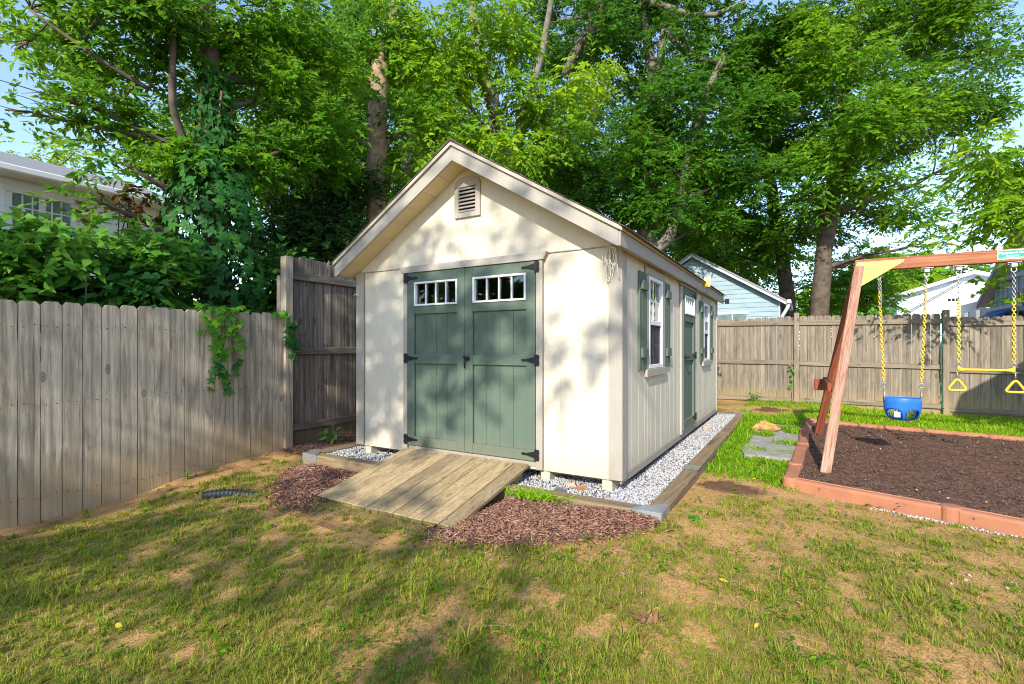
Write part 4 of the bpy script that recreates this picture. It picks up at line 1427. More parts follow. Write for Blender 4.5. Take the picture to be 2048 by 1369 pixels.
def shell(levels, holes=None):
    mb = MB()
    vs, fs = [], []
    for (z, f) in levels:
        vs += ring(z, f, 0)
    nl = len(levels)
    for (z, f) in levels:
        vs += ring(z, f, 0.009)
    off = nl * nseg
    for i in range(nl - 1):
        for k in range(nseg):
            if holes and holes(i, k):
                continue
            j = (k + 1) % nseg
            fs.append((i * nseg + k, i * nseg + j, (i + 1) * nseg + j, (i + 1) * nseg + k))
            fs.append((off + i * nseg + k, off + (i + 1) * nseg + k, off + (i + 1) * nseg + j, off + i * nseg + j))
    for i in (0, nl - 1):
        for k in range(nseg):
            j = (k + 1) % nseg
            fs.append((i * nseg + k, off + i * nseg + k, off + i * nseg + j, i * nseg + j))
    # rims of the holes
    if holes:
        for i in range(nl - 1):
            for k in range(nseg):
                if holes(i, k):
                    j = (k + 1) % nseg
                    for (p, q) in (((i, k), (i, j)), ((i + 1, k), (i + 1, j)), ((i, k), (i + 1, k)), ((i, j), (i + 1, j))):
                        a_, b2 = p[0] * nseg + p[1], q[0] * nseg + q[1]
                        fs.append((a_, b2, off + b2, off + a_))
    return mb.add(vs, fs)


def seat_hole(i, k):
    q = (k + 0.5) / nseg * 360
    if i < 4 or i > 8:
        return False
    front = (205 < q < 258) or (282 < q < 335)
    back = (25 < q < 78) or (102 < q < 155)
    if i in (4, 8):
        front = (212 < q < 250) or (290 < q < 328)
        back = (30 < q < 70) or (110 < q < 150)
    return front or back


lv = [(0.655, 1.04), (0.648, 1.07), (0.60, 1.05), (0.545, 1.02), (0.528, 1.01), (0.51, 0.99), (0.48, 0.95), (0.45, 0.87), (0.427, 0.76), (0.413, 0.62), (0.405, 0.42), (0.402, 0.15)]
tub = shell(lv, seat_hole).build('bucket', BLUE, bs, True)
box('warning_label', SIGNW, tub, bcx - 0.085, bcx - 0.03, bcy - 0.098, bcy - 0.0965, 0.445, 0.505, 0.0003)
# trapeze bar with rings
tz = thing('trapeze_bar', 'yellow trapeze bar with triangular rings on coated chains', 'swing', (0, 0, 0))
zt = 0.975
for hx in hang[2:]:
    top = Vector((hx, BY, BBM - 0.10))
    mid = top + Vector((0, 0, -0.27))
    ep = Vector((hx, BY, zt + 0.10))
    chain('chain', tz, top, mid, STEEL, 0.0036, 0.021, 0.034)
    chain('chain_sleeve', tz, mid, ep, YELLOW, 0.0052, 0.025, 0.042)
    shackle(tz, (hx, BY, zt + 0.065))
mb = MB()
xa, xb = hang[2] + 0.0, hang[3] - 0.0
mb.tube([(xa, BY, zt), (xa + 0.03, BY, zt), (xa + 0.06, BY, zt), (xb - 0.06, BY, zt), (xb - 0.03, BY, zt), (xb, BY, zt)], [0.026, 0.02, 0.013, 0.013, 0.02, 0.026], 12)
for xx in (xa, xb):
    mb.tube([(xx, BY, zt - 0.03), (xx, BY, zt + 0.04)], 0.012, 8)
mb.build('bar', YELLOW, tz, True)
for xx, s in ((xa, -1), (xb, 1)):
    c = Vector((xx + s * 0.012, BY, zt - 0.055))
    mb = MB()
    mb.tube([c + Vector((0, 0, 0.03)), c + Vector((0, 0, -0.03))], 0.006, 6)
    mb.tube([c + Vector((-0.02, 0, 0.03)), c + Vector((0.02, 0, 0.03))], 0.006, 6)
    mb.build('ring_pin', STEEL, tz, True)
    pts = []
    corner = [(0, -0.035), (0.082, -0.165), (-0.082, -0.165)]
    for i in range(3):
        p0, p1, p2 = [Vector((a_[0], 0, a_[1])) for a_ in (corner[i - 1], corner[i], corner[(i + 1) % 3])]
        d0, d1 = (p0 - p1).normalized(), (p2 - p1).normalized()
        for q in np.linspace(0, 1, 6):
            A_, B_ = p1 + d0 * 0.04, p1 + d1 * 0.04
            pts.append(c + (A_ * (1 - q) ** 2 + p1 * 2 * q * (1 - q) + B_ * q * q))
    MB().tube(pts, 0.0125, 8, True).build('ring', YELLOW, tz, True)

# ------------------------------------------------------------------ small things
mb = MB()
hk = Vector((-0.075, -0.05, 2.035))
for k in range(6):
    w_, h_ = random.uniform(0.02, 0.05), random.uniform(0.16, 0.30)
    ox, oy = random.uniform(-0.02, 0.02), random.uniform(-0.012, 0.012)
    pts = []
    for q in np.linspace(0, 2 * math.pi, 18)[:-1]:
        pts.append(hk + Vector((ox + w_ * math.sin(q) + 0.006 * math.sin(3 * q + k), oy + 0.01 * math.cos(2 * q), -h_ / 2 + h_ / 2 * math.cos(q))))
    mb.tube(pts, 0.0032, 6, True)
mb.tube([hk + Vector((0.01, 0, -0.03)), hk + Vector((-0.06, -0.004, -0.05)), hk + Vector((-0.065, -0.004, -0.10)), hk + Vector((-0.02, -0.01, -0.14)), hk + Vector((0.02, -0.01, -0.15)), hk + Vector((0.0, -0.012, -0.11))], 0.0046, 6)
mb.tube([hk + Vector((0.02, 0, -0.01)), hk + Vector((0.045, -0.005, -0.02)), hk + Vector((0.05, -0.005, -0.04)), hk + Vector((0.06, -0.004, -0.16)), hk + Vector((0.075, 0.0, -0.27))], 0.0045, 6)
mb.tube([hk + Vector((0, 0, 0.01)), hk + Vector((0, 0.03, 0.012)), hk + Vector((0, 0.045, 0.0))], 0.005, 6)
tag(mb.build('rope_bundle', ROPE, None, True), 'coiled white cord hanging from the right eave corner of the shed', 'rope')
mb = MB()
hk = Vector((-3.03, -0.03, 1.80))
mb.tube([hk + Vector((0.01, 0.003, 0)), hk + Vector((-0.015, -0.012, 0.012)), hk + Vector((-0.05, -0.02, -0.005))], 0.0045, 6)
mb.tube([hk + Vector((0.02, -0.008, -0.012)), hk + Vector((0.0, -0.012, 0.008)), hk + Vector((-0.02, -0.012, -0.016))], 0.0045, 6)
mb.tube([hk + Vector((0, 0.006, -0.005)), hk + Vector((0, -0.015, -0.005))], 0.008, 8)
tag(mb.build('cleat', ROPE, None, True), 'small white cord cleat on the left corner trim of the shed', 'cleat')

sl = thing('solar_light', 'yellowed square solar light on a bracket above the side door', 'light', (0.085, 3.36, 2.04))
M = Matrix.Rotation(math.radians(-25), 4, 'Z') @ Matrix.Rotation(math.radians(-6), 4, 'X')
box('panel', plain('yellowed_panel', (0.72, 0.62, 0.36), 0.35, 0.1, wear=(0.7, 0.68, 0.6)), sl, 0.012, 0.115, -0.012, 0.004, 0.005, 0.15, 0.004, M)
box('lamp_dome', plain('amber_dome', (0.85, 0.42, 0.02), 0.35, 0.05), sl, 0.03, 0.095, -0.02, -0.0125, 0.012, 0.045, 0.008, M)
MB().tube([(0.0, 0, 0.06), (0.03, 0.012, 0.06)], 0.008, 6).build('bracket', BLACK, sl)
MB().tube([(0.05, 0, 0.005), (0.058, 0.0, -0.04), (0.02, 0.05, -0.07), (0.001, 0.08, -0.05)], 0.003, 5).build('wire', BLACK, sl)
s2_ = thing('solar_light', 'small dark solar lamp at the far end of the shed eave', 'light', (0.085, 5.42, 2.03))
box('panel', plain('solar_cells', (0.03, 0.035, 0.05), 0.25, 0.3, bmp=0), s2_, 0.03, 0.10, -0.01, 0.01, -0.06, 0.03, 0.004, Matrix.Rotation(math.radians(20), 4, 'X'))
box('bracket', BLACK, s2_, 0.0, 0.032, -0.012, 0.012, -0.02, 0.0, 0.003)

# corrugated drain pipe half sunk in the lawn
mb = MB()
pa, pb = Vector((-3.21, -1.60, 0)), Vector((-2.95, -1.34, 0))
pts, rr = [], []
for k in range(61):
    q = k / 60
    p = pa.lerp(pb, q * 1.3)
    p.z = g1(p.x, p.y) + 0.04 - 0.075 * q * q
    pts.append(p)
    rr.append(0.037 if k % 4 < 2 else 0.031)
mb.tube(pts, rr, 14)
tag(mb.build('drain_pipe', PIPE, None, True), 'black corrugated drain pipe surfacing in the lawn near the left fence', 'pipe')

# split log on the slab
mb = MB()
rr_ = random.Random(3)
c0 = Vector((0.80, 4.05, 0.02))
for (off, ln, rad, az, el) in (((0, 0, 0.035), 0.34, 0.06, 0.5, 0.12), ((0.08, -0.06, 0.03), 0.30, 0.035, 0.1, 0.05), ((-0.04, 0.05, 0.06), 0.2, 0.03, 0.9, 0.5), ((0.05, 0.04, 0.07), 0.12, 0.022, 2.2, 0.7)):
    d = Vector((math.cos(az) * math.cos(el), math.sin(az) * math.cos(el), math.sin(el)))
    p = c0 + Vector(off) - d * ln / 2
    mb.tube([p + d * ln * q + Vector((rr_.uniform(-.012, .012), rr_.uniform(-.012, .012), rr_.uniform(-.01, .012))) for q in np.linspace(0, 1, 7)], [rad * a_ for a_ in (0.35, 0.9, 1.05, 0.85, 1.1, 0.7, 0.25)], 7, rough=0.28)
tag(mb.build('broken_log', STUMPW), 'splintered orange brown piece of rotten wood on the concrete slab', 'log')
# odd bricks lying in the gravel
for (bx_, by_, sz_, lab, cc) in ((-0.30, -0.10, 0.06, 'orange brown stone lying in the gravel under the shed front', (0.45, 0.20, 0.09)), (-0.41, -0.06, 0.045, 'pale tan stone in the gravel beside an orange one', (0.5, 0.34, 0.2)), (-0.43, -0.25, 0.065, 'dark slate stone in the front gravel', (0.10, 0.10, 0.11)), (0.10, 3.6, 0.07, 'tan stone against the shed wall near the side door', (0.46, 0.32, 0.2))):
    mb = MB()
    mb.tube([(bx_ - sz_ * 0.8, by_, 0.025), (bx_ - sz_ * 0.5, by_ + 0.006, 0.034), (bx_ + sz_ * 0.3, by_ - 0.005, 0.036), (bx_ + sz_ * 0.8, by_ + 0.008, 0.026)], [sz_ * 0.22, sz_ * 0.5, sz_ * 0.45, sz_ * 0.2], 7, rough=0.25)
    tag(mb.build('stone', plain('stone_%d' % int(sz_ * 1000 + bx_ * 10), cc, 0.9, 0.3)), lab, 'stone')
mb = MB().box(3.01, 3.06, 1.78, 1.83, 0.02, 0.045, 0.008)
tag(mb.build('toy_block', plain('toy_blue', (0.2, 0.32, 0.75), 0.4)), 'small pale blue toy piece on the playground mulch', 'toy')
mb = MB().tube([(3.02, 1.70, 0.02), (3.05, 1.69, 0.035), (3.08, 1.70, 0.02)], [0.012, 0.02, 0.01], 8)
tag(mb.build('toy_figure', plain('toy_yellow', (0.6, 0.58, 0.05), 0.4), None, True), 'tiny yellow green toy piece beside the blue one on mulch', 'toy')

# ------------------------------------------------------------------ houses beyond the fences
HW = plain('white_lap_siding', (0.82, 0.87, 0.95), 0.6, 0.05, bmp=0.05)
HB = plain('blue_lap_siding', (0.27, 0.37, 0.42), 0.65, 0.1, scale=3, bmp=0.1)
HBB = plain('slate_blue_panel', (0.30, 0.40, 0.54), 0.65, 0.06, bmp=0.05)
HPB = plain('pale_blue_siding', (0.50, 0.58, 0.66), 0.65, 0.06, bmp=0.05)
HT = plain('white_trim', (0.76, 0.77, 0.77), 0.5, 0.04, bmp=0.03)
HS = plain('soffit_grey', (0.66, 0.64, 0.60), 0.7, 0.05, bmp=0.03)
RG = plain('grey_shingle', (0.26, 0.255, 0.26), 0.95, 0.2, scale=20, bmp=0.6, bscale=60)
PANE = plain('dark_pane', (0.02, 0.028, 0.035), 0.08, 0.1, bmp=0, spec=0.7)
PANEL = plain('pale_pane', (0.16, 0.22, 0.21), 0.08, 0.2, bmp=0, spec=0.7)
AWN = plain('blue_canvas', (0.015, 0.09, 0.36), 0.7, 0.08)

# pale house on the left
lh = thing('white_house', 'white lap sided house with grey shingle roof beyond the left fence', 'house')
xw = -11.0
for k in range(26):
    z = -0.4 + k * 0.18
    MB().prism([(xw + 0.012, z), (xw + 0.022, z), (xw + 0.008, z + 0.185), (xw - 0.02, z + 0.185), (xw - 0.02, z)], 'y', -9, 1.72).build('lap_board', HW, lh)
MB().prism([(xw - 6, -0.4), (xw - 0.021, -0.4), (xw - 0.021, 4.3), (xw - 3, 5.35), (xw - 6, 4.3)], 'y', -8.98, 1.68).build('wall', HW, lh)
box('corner_board', HT, lh, xw - 0.02, xw + 0.032, 1.725, 1.85, -0.4, 4.27)
rf = MB().prism([(xw + 0.45, 4.36), (xw - 3.0, 5.55), (xw - 6.45, 4.36), (xw - 6.45, 4.30), (xw - 3.0, 5.48), (xw + 0.45, 4.30)], 'y', -9.3, 2.1).build('roof', RG, lh)
box('gutter', HT, lh, xw + 0.455, xw + 0.56, -9.3, 2.1, 4.25, 4.37, 0.02)
box('soffit', HS, lh, xw + 0.03, xw + 0.45, -9.25, 2.05, 4.255, 4.275)
for (wa, wb) in ((-0.88, -0.06), (-3.4, -2.4)):
    wn = thing('window', None, None)
    wn.parent = lh
    box('trim', HT, wn, xw + 0.023, xw + 0.06, wa - 0.1, wb + 0.1, 4.0, 4.12)
    box('trim', HT, wn, xw + 0.023, xw + 0.058, wa - 0.1, wa, 2.5, 3.995)
    box('trim', HT, wn, xw + 0.023, xw + 0.058, wb, wb + 0.1, 2.5, 3.995)
    box('pane', PANEL, wn, xw + 0.023, xw + 0.03, wa + 0.002, wb - 0.002, 2.5, 3.99, 0.001)
    for q in (1, 2, 3, 4, 5):
        ya = wa + (wb - wa) * q / 6
        box('muntin', HT, wn, xw + 0.0305, xw + 0.045, ya - (0.05 if q == 3 else 0.012), ya + (0.05 if q == 3 else 0.012), 2.5, 3.99, 0.002)
    for z in (3.75, 3.35, 2.95):
        box('muntin', HT, wn, xw + 0.0305, xw + 0.043, wa, wb, z - 0.012, z + 0.012, 0.002)

# pale blue garage behind the back fence
gh = thing('blue_garage', 'pale blue lap sided gable building behind the back fence', 'garage')
gy, gxa, gza, gse = 11.0, -1.42, 3.90, 0.62


def gtop(x):
    return gza - 0.10 - gse * abs(x - gxa)


z = 0.0
while z < 3.8:
    zt_ = z + 0.128
    hw = (gza - 0.10 - z) / gse
    hw2 = max(0.02, (gza - 0.10 - zt_) / gse)
    xl, xr = max(-3.6, gxa - hw), min(0.75, gxa + hw)
    xl2, xr2 = max(-3.6, gxa - hw2), min(0.75, gxa + hw2)
    o = MB().add([(xl, gy - 0.018, z), (xr, gy - 0.018, z), (xr2, gy - 0.004, zt_), (xl2, gy - 0.004, zt_), (xl, gy + 0.02, z), (xr, gy + 0.02, z), (xr2, gy + 0.02, zt_), (xl2, gy + 0.02, zt_)], [(0, 1, 2, 3), (5, 4, 7, 6), (4, 5, 1, 0), (3, 2, 6, 7), (1, 5, 6, 2), (4, 0, 3, 7)]).build('lap_board', HB, gh)
    z += 0.128
MB().prism([(-3.6, -0.1), (0.74, -0.1), (0.74, gtop(0.74)), (gxa, gtop(gxa)), (-3.6, gtop(-3.6))], 'y', gy + 0.021, 13.9).build('wall', HB, gh)
for s in (1, -1):
    xe = gxa + s * 2.36
    MB().prism([(gxa, gza), (xe, gza - gse * 2.36), (xe, gza - gse * 2.36 - 0.11), (gxa, gza - 0.11)], 'y', gy - 0.22, gy - 0.19).build('rake_board', HPB, gh)
    MB().prism([(gxa, gza - 0.03), (xe, gza - gse * 2.36 - 0.03), (xe, gza - gse * 2.36 + 0.02), (gxa, gza + 0.02)], 'y', gy - 0.24, 14.1).build('roof', RG, gh)
box('gutter', HT, gh, gxa + 2.365, gxa + 2.47, gy - 0.2, 14.0, 2.36, 2.46, 0.02)
MB().tube([(gxa + 2.42, gy - 0.1, 2.38), (gxa + 2.38, gy - 0.08, 2.25), (0.85, gy - 0.03, 2.05), (0.80, gy + 0.02, 1.9), (0.80, gy + 0.02, 0.0)], 0.045, 8).build('downspout', HPB, gh, True)
box('corner_board', HPB, gh, 0.751, 0.79, gy - 0.03, gy + 0.1, 0, 2.45)
wn = thing('window', None, None)
wn.parent = gh
for (a, b_) in ((-0.74, -0.40), (-0.36, -0.03)):
    box('pane', PANEL, wn, a, b_, gy - 0.026, gy - 0.0185, 1.5, 2.12, 0.001)
box('trim', HPB, wn, -0.80, 0.03, gy - 0.04, gy - 0.019, 2.125, 2.20)
box('trim', HPB, wn, -0.395, -0.365, gy - 0.038, gy - 0.019, 1.5, 2.12)
vn = thing('vent', None, None)
vn.parent = gh
for k in range(7):
    box('slat', HB, vn, -1.75, -1.45, gy - 0.045, gy - 0.0185, 3.30 + k * 0.04, 3.325 + k * 0.04, 0.002)

# white house far right
wh = thing('gabled_house', 'plain white gabled house far behind the swing set', 'house')
ax, az, ex, ez = 7.55, 4.40, 4.86, 3.50
sl_ = (az - ez) / (ax - ex)
z = 0.0
WHR = 11.5
MB().prism([(5.0, -0.2), (WHR, -0.2), (WHR, az - sl_ * (WHR - ax) - 0.05), (ax, az - 0.08), (5.0, az - sl_ * (ax - 5.0) - 0.08)], 'y', 24.0, 31.0).build('wall', HW, wh)
for k in range(1, 22):
    zz = k * 0.2
    xl = max(5.0, ax - (az - 0.1 - zz) / sl_)
    xr = min(WHR, ax + (az - 0.1 - zz) / sl_)
    if xr > xl:
        box('lap_course', HW, wh, xl, xr, 23.985, 23.999, zz, zz + 0.17, 0.004)  # raised siding course in the same white as the wall
for s in (1, -1):
    xe = ax + s * (ax - ex)
    MB().prism([(ax, az + 0.05), (xe, ez + 0.05), (xe, ez - 0.10), (ax, az - 0.10)], 'y', 23.6, 31.4).build('roof', HT, wh)
MB().prism([(4.98, 2.56), (7.2, 4.06), (7.2, 4.16), (4.98, 2.66)], 'y', 23.86, 23.98).build('rake_trim', HT, wh)
MB().prism([(4.98, 2.44), (7.2, 3.94), (7.2, 3.99), (4.98, 2.49)], 'y', 23.93, 23.98).build('rake_trim', RG, wh)
for k in range(3):
    box('window', PANE, wh, 6.75 + k * 0.13, 6.85 + k * 0.13, 23.97, 23.984, 3.2, 3.32, 0.003)
for ya in (24.8, 26.3):
    wn = box('window', PANE, wh, 4.97, 4.999, ya, ya + 0.7, 2.2, 3.1, 0.003)
    box('frame', HT, wn, 4.955, 4.969, ya + 0.33, ya + 0.37, 2.2, 3.1, 0.002)

# slate blue house at the right edge
bh = thing('blue_house', 'slate blue board and batten house with deep eaves and blue awning', 'house')
xo, xf_ = 6.72, 6.95
ya, za, ye, ze = 15.7, 4.95, 19.7, 2.66
sb = (za - ze) / (ye - ya)
MB().prism([(11.7, -0.2), (19.3, -0.2), (19.3, ze), (ya, za - 0.1), (11.7, ze - 0.03)], 'x', xf_, 14.0).build('wall', HBB, bh)
for s in (1, -1):
    y2 = ya + s * 4.05
    MB().prism([(ya, za), (y2, za - sb * 4.05), (y2, za - sb * 4.05 + 0.10), (ya, za + 0.10)], 'x', xo, 14.2).build('roof', HS, bh)
    MB().prism([(ya, za - 0.04), (y2, za - sb * 4.05 - 0.04), (y2, za - sb * 4.05 + 0.12), (ya, za + 0.12)], 'x', xo - 0.03, xo - 0.001).build('rake_board', HBB, bh)
for k in range(16):
    yy = 12.0 + k * 0.47
    box('batten', HPB, bh, xf_ - 0.03, xf_ - 0.001, yy, yy + 0.05, 2.6, za - sb * abs(yy - ya) - 0.16, 0.004)
for z in (2.45, 3.35):
    box('band_board', HPB, bh, xf_ - 0.04, xf_ - 0.0305, ya - (za - z) / sb + 0.3, ya + (za - z) / sb - 0.3, z, z + 0.12, 0.004)
for yy in (16.2, 17.4):
    wn = box('window', PANE, bh, xf_ - 0.05, xf_ - 0.041, yy, yy + 0.7, 1.2, 2.3, 0.003)
    box('frame', HPB, wn, xf_ - 0.06, xf_ - 0.0505, yy + 0.33, yy + 0.37, 1.2, 2.3, 0.002)
MB().add([(xf_ - 0.05, 16.8, 2.42), (xf_ - 0.05, 18.9, 2.42), (xf_ - 1.05, 18.9, 1.93), (xf_ - 1.05, 16.8, 1.93), (xf_ - 0.05, 16.8, 2.36), (xf_ - 0.05, 18.9, 2.36), (xf_ - 1.05, 18.9, 1.75), (xf_ - 1.05, 16.8, 1.75)], [(0, 3, 2, 1), (4, 5, 6, 7), (3, 7, 6, 2), (0, 4, 7, 3), (1, 2, 6, 5), (0, 1, 5, 4)]).build('awning', AWN, bh)
MB().prism([(19.95, -0.2), (23.2, -0.2), (23.2, 2.95), (19.95, 2.95)], 'x', 7.0, 9.0).build('wing', HPB, bh)
for yy in (20.5, 22.0):
    box('window', PANE, bh, 6.98, 6.999, yy, yy + 0.55, 1.6, 2.6, 0.003)


# ------------------------------------------------------------------ foliage generators
def unit(a):
    return a / (np.linalg.norm(a, axis=1)[:, None] + 1e-9)


def leaf_quads(P, A, N, L, W):
    """one folded four-point leaf for each position, along A, facing N"""
    S = unit(np.cross(N, A))
    N2 = np.cross(A, S)
    L, W = L[:, None], W[:, None]
    fold = N2 * W * 0.16
    vs = np.stack([P, P + A * L * 0.42 + S * W / 2 + fold, P + A * L - N2 * L * 0.10, P + A * L * 0.42 - S * W / 2 + fold], 1)
    n = len(P)
    fc = np.array([(0, 1, 2), (0, 2, 3)])
    return vs.reshape(-1, 3), (fc[None] + (np.arange(n) * 4)[:, None, None]).reshape(-1, 3)


def sprays(c, r, n, R, L, W, per=11, slen=0.34, droop=0.35, clump=0.45, tone=0.5, spread=0.16, pack=55):
    """n leaves in drooping sprays, in loose clumps through an ellipsoid"""
    ns = max(4, int(n / per))
    nc = max(4, int(ns / pack))
    u = unit(R.normal(size=(nc, 3))) * (R.random((nc, 1)) ** 0.42)
    cc = u * np.array(r)
    own = R.integers(0, nc, ns)
    cl = clump * (0.75 + 0.9 * R.random(nc))
    sp = cc[own] + unit(R.normal(size=(ns, 3))) * (R.random((ns, 1)) ** 0.5) * (cl[own][:, None] * np.array([1.0, 1.0, 0.6]))
    out = unit(0.6 * sp / np.array(r) + unit(sp - cc[own]) + R.normal(size=(ns, 3)) * 0.4)
    out[:, 2] = out[:, 2] * 0.6 - droop * R.random(ns)
    out = unit(out)
    base = sp + np.array(c)
    ct = R.normal(0, 0.17, nc)[own] + R.normal(0, 0.05, ns)
    side0 = unit(np.cross(out, np.array([0, 0, 1.0])))
    P, A, N, T = [], [], [], []
    up = np.array([0, 0, 1.0])
    for k in range(per):
        f = (k + 0.5) / per
        sg = 1 if k % 2 else -1
        sl = slen * (0.7 + 0.6 * R.random(ns))
        p = base + out * (sl * f)[:, None] - up * (0.16 * sl * f * f)[:, None]
        a = unit(out * 0.75 + side0 * sg * (0.75 if k < per - 1 else 0.1) - up * 0.25 * droop + R.normal(size=(ns, 3)) * 0.28)
        nn = unit(up * 0.55 + np.array([-LX, -LY, 0.0]) * 0.45 + out * 0.3 + R.normal(size=(ns, 3)) * 0.5)
        P.append(p)
        A.append(a)
        N.append(nn)
        T.append(ct + tone + R.normal(0, spread, ns))
    P, A, N, T = np.concatenate(P), np.concatenate(A), np.concatenate(N), np.concatenate(T)
    m_ = len(P)
    return P, A, N, L * R.uniform(0.6, 1.65, m_), W * R.uniform(0.75, 1.5, m_), np.clip(T, 0, 0.85), base, out


def limb(a, b_, ra, rb, n=7, sag=0.12, seed=0, mb=None, nn=7):
    R = random.Random(seed)
    a, b_ = Vector(a), Vector(b_)
    L = (b_ - a).length
    pts, rr = [], []
    o1 = Vector((R.uniform(-1, 1), R.uniform(-1, 1), R.uniform(-0.3, 0.6))) * L * sag
    for k in range(n):
        q = k / (n - 1)
        p = a.lerp(b_, q) + o1 * math.sin(math.pi * q) + Vector((R.uniform(-1, 1), R.uniform(-1, 1), R.uniform(-1, 1))) * L * 0.012 * (0 < k < n - 1)
        pts.append(p)
        rr.append(ra + (rb - ra) * q ** 0.8)
    (mb or MB()).tube(pts, rr, nn, rough=0.06)
    return pts


def tree(name, label, trunks, blobs, bark, leafm, L=0.085, W=0.04, seed=1, cov=2.0, group='trees around the yard', cat='tree', branch_from=None, **kw):
    """trunks: lists of (u, v, Y, radius) up the stem; blobs: (u, v, Y, ru, rv, weight) with radii in photo pixels at that depth"""
    R = np.random.default_rng(seed)
    base = C(*trunks[0][0][:3]) if trunks else C(*blobs[0][:3])
    root = thing(name, label, cat, (base.x, base.y, g1(base.x, base.y)), group)
    mb = MB()
    joints = []
    for tr in trunks:
        pts = [C(*q[:3]) for q in tr]
        if tr is trunks[0]:
            pts[0].z = g1(pts[0].x, pts[0].y) - 0.1
        fine, rad = [], []
        for i in range(len(pts) - 1):
            for q in np.linspace(0, 1, 5)[:-1]:
                fine.append(pts[i].lerp(pts[i + 1], q) + Vector((R.normal(), R.normal(), 0)) * tr[i][3] * 0.08)
                rad.append(tr[i][3] * (1 - q) + tr[i + 1][3] * q)
        fine.append(pts[-1])
        rad.append(tr[-1][3])
        mb.tube(fine, rad, 10, rough=0.09)
        joints += [(p, r_) for p, r_ in zip(fine, rad)]
    Ps = []
    tw = MB()
    for bi, bl in enumerate(blobs):
        u, v_, Y, ru, rv, wt = bl
        c = C(u, v_, Y)
        r = (ru * Y / 980, ru * Y / 980 * 0.85, rv * Y / 980)
        n_ = int(1.75 * cov * wt * math.pi * r[0] * r[2] / (L * W * 0.33))
        kb = dict(kw)
        kb['tone'] = kw.get('tone', 0.46) + R.normal(0, 0.12)
        res = sprays(c, r, n_, R, L, W, **kb)
        Ps.append(res)
        if joints:
            # nearest stem point below the clump feeds it
            cand = [(p, q) for p, q in joints if p.z < c.z + 0.3] or joints
            p, q = min(cand, key=lambda e_: (e_[0] - c).length + 0.6 * max(0, e_[0].z - c.z + 0.8))
            tip = limb(p, c, min(q * 0.6, 0.085), 0.012, 8, 0.10, seed * 31 + bi, mb)
            for k in range(5):
                d = Vector((R.normal() * r[0], R.normal() * r[1], R.normal() * r[2])) * 0.5
                limb(tip[random.Random(k + bi).randint(3, 6)], c + d, 0.011, 0.003, 5, 0.12, seed * 77 + bi * 9 + k, mb, 5)
    mb.build('trunk', bark, root, True)
    cat_ = lambda i: np.concatenate([q[i] for q in Ps])
    V, F = leaf_quads(cat_(0), cat_(1), cat_(2), cat_(3), cat_(4))
    co = np_mesh('crown', V, F, leafm, root, np.repeat(cat_(5), 2))
    off = np.array(root.location)
    for ch in root.children:
        ch.location = (-off[0], -off[1], -off[2])
    return root


TRUNK_Z = 695
# the creeper-clad tree behind the left fence
T1 = tree('ivy_clad_tree', 'tall tree with creeper-wrapped trunk just behind the left fence', [[(430, 900, 6.6, 0.20), (432, 600, 6.6, 0.17), (425, 300, 6.6, 0.13), (415, 0, 6.7, 0.10), (410, -220, 6.8, 0.07)],
      [(372, 300, 6.5, 0.05), (345, 210, 6.3, 0.045), (345, 60, 6.2, 0.035), (350, -100, 6.2, 0.02)],
      [(300, 180, 6.4, 0.03), (200, 120, 6.1, 0.025), (60, 20, 5.9, 0.015)]],
     [(60, 20, 6.2, 110, 60, .9), (200, 45, 6.3, 130, 75, 1.1), (330, 90, 6.5, 120, 85, 1.1), (480, 60, 6.9, 130, 85, .9), (600, 40, 7.4, 110, 75, .8), (30, 100, 6.0, 60, 30, .35), (130, 185, 5.9, 120, 20, .45), (10, 220, 5.8, 45, 30, .6), (250, 200, 6.3, 90, 70, 1.0), (320, 300, 6.5, 90, 60, .9), (225, 320, 6.0, 55, 30, .6),
      (520, 200, 7.2, 110, 75, .9), (600, 300, 7.6, 110, 75, 1.0), (540, 330, 7.0, 90, 60, 1.0), (190, 400, 5.7, 34, 45, .4), (660, 190, 8.2, 90, 80, .8), (150, -120, 6.4, 260, 90, .7), (480, -110, 6.9, 200, 80, .7)],
     BARK, LEAF1, 0.092, 0.044, 3, 1.6, clump=0.32, slen=0.30)
# broken snag with peeling bark
T2 = tree('snag_tree', 'broken trunk with peeling bark and leafy shoots behind the shed roof', [[(752, 640, 9.6, 0.21), (752, 380, 9.6, 0.19), (757, 220, 9.6, 0.18), (760, 128, 9.6, 0.15)]],
     [(770, 60, 10.2, 90, 70, .7), (700, 120, 10, 70, 70, .8), (690, 260, 9.8, 60, 80, .9), (820, 240, 9.6, 65, 60, .8), (690, 400, 9.8, 60, 60, 1.0), (820, 330, 9.8, 60, 50, .8), (640, 380, 9.6, 70, 60, .9)],
     BARKP, LEAF1, 0.11, 0.05, 5, 1.5, clump=0.45)
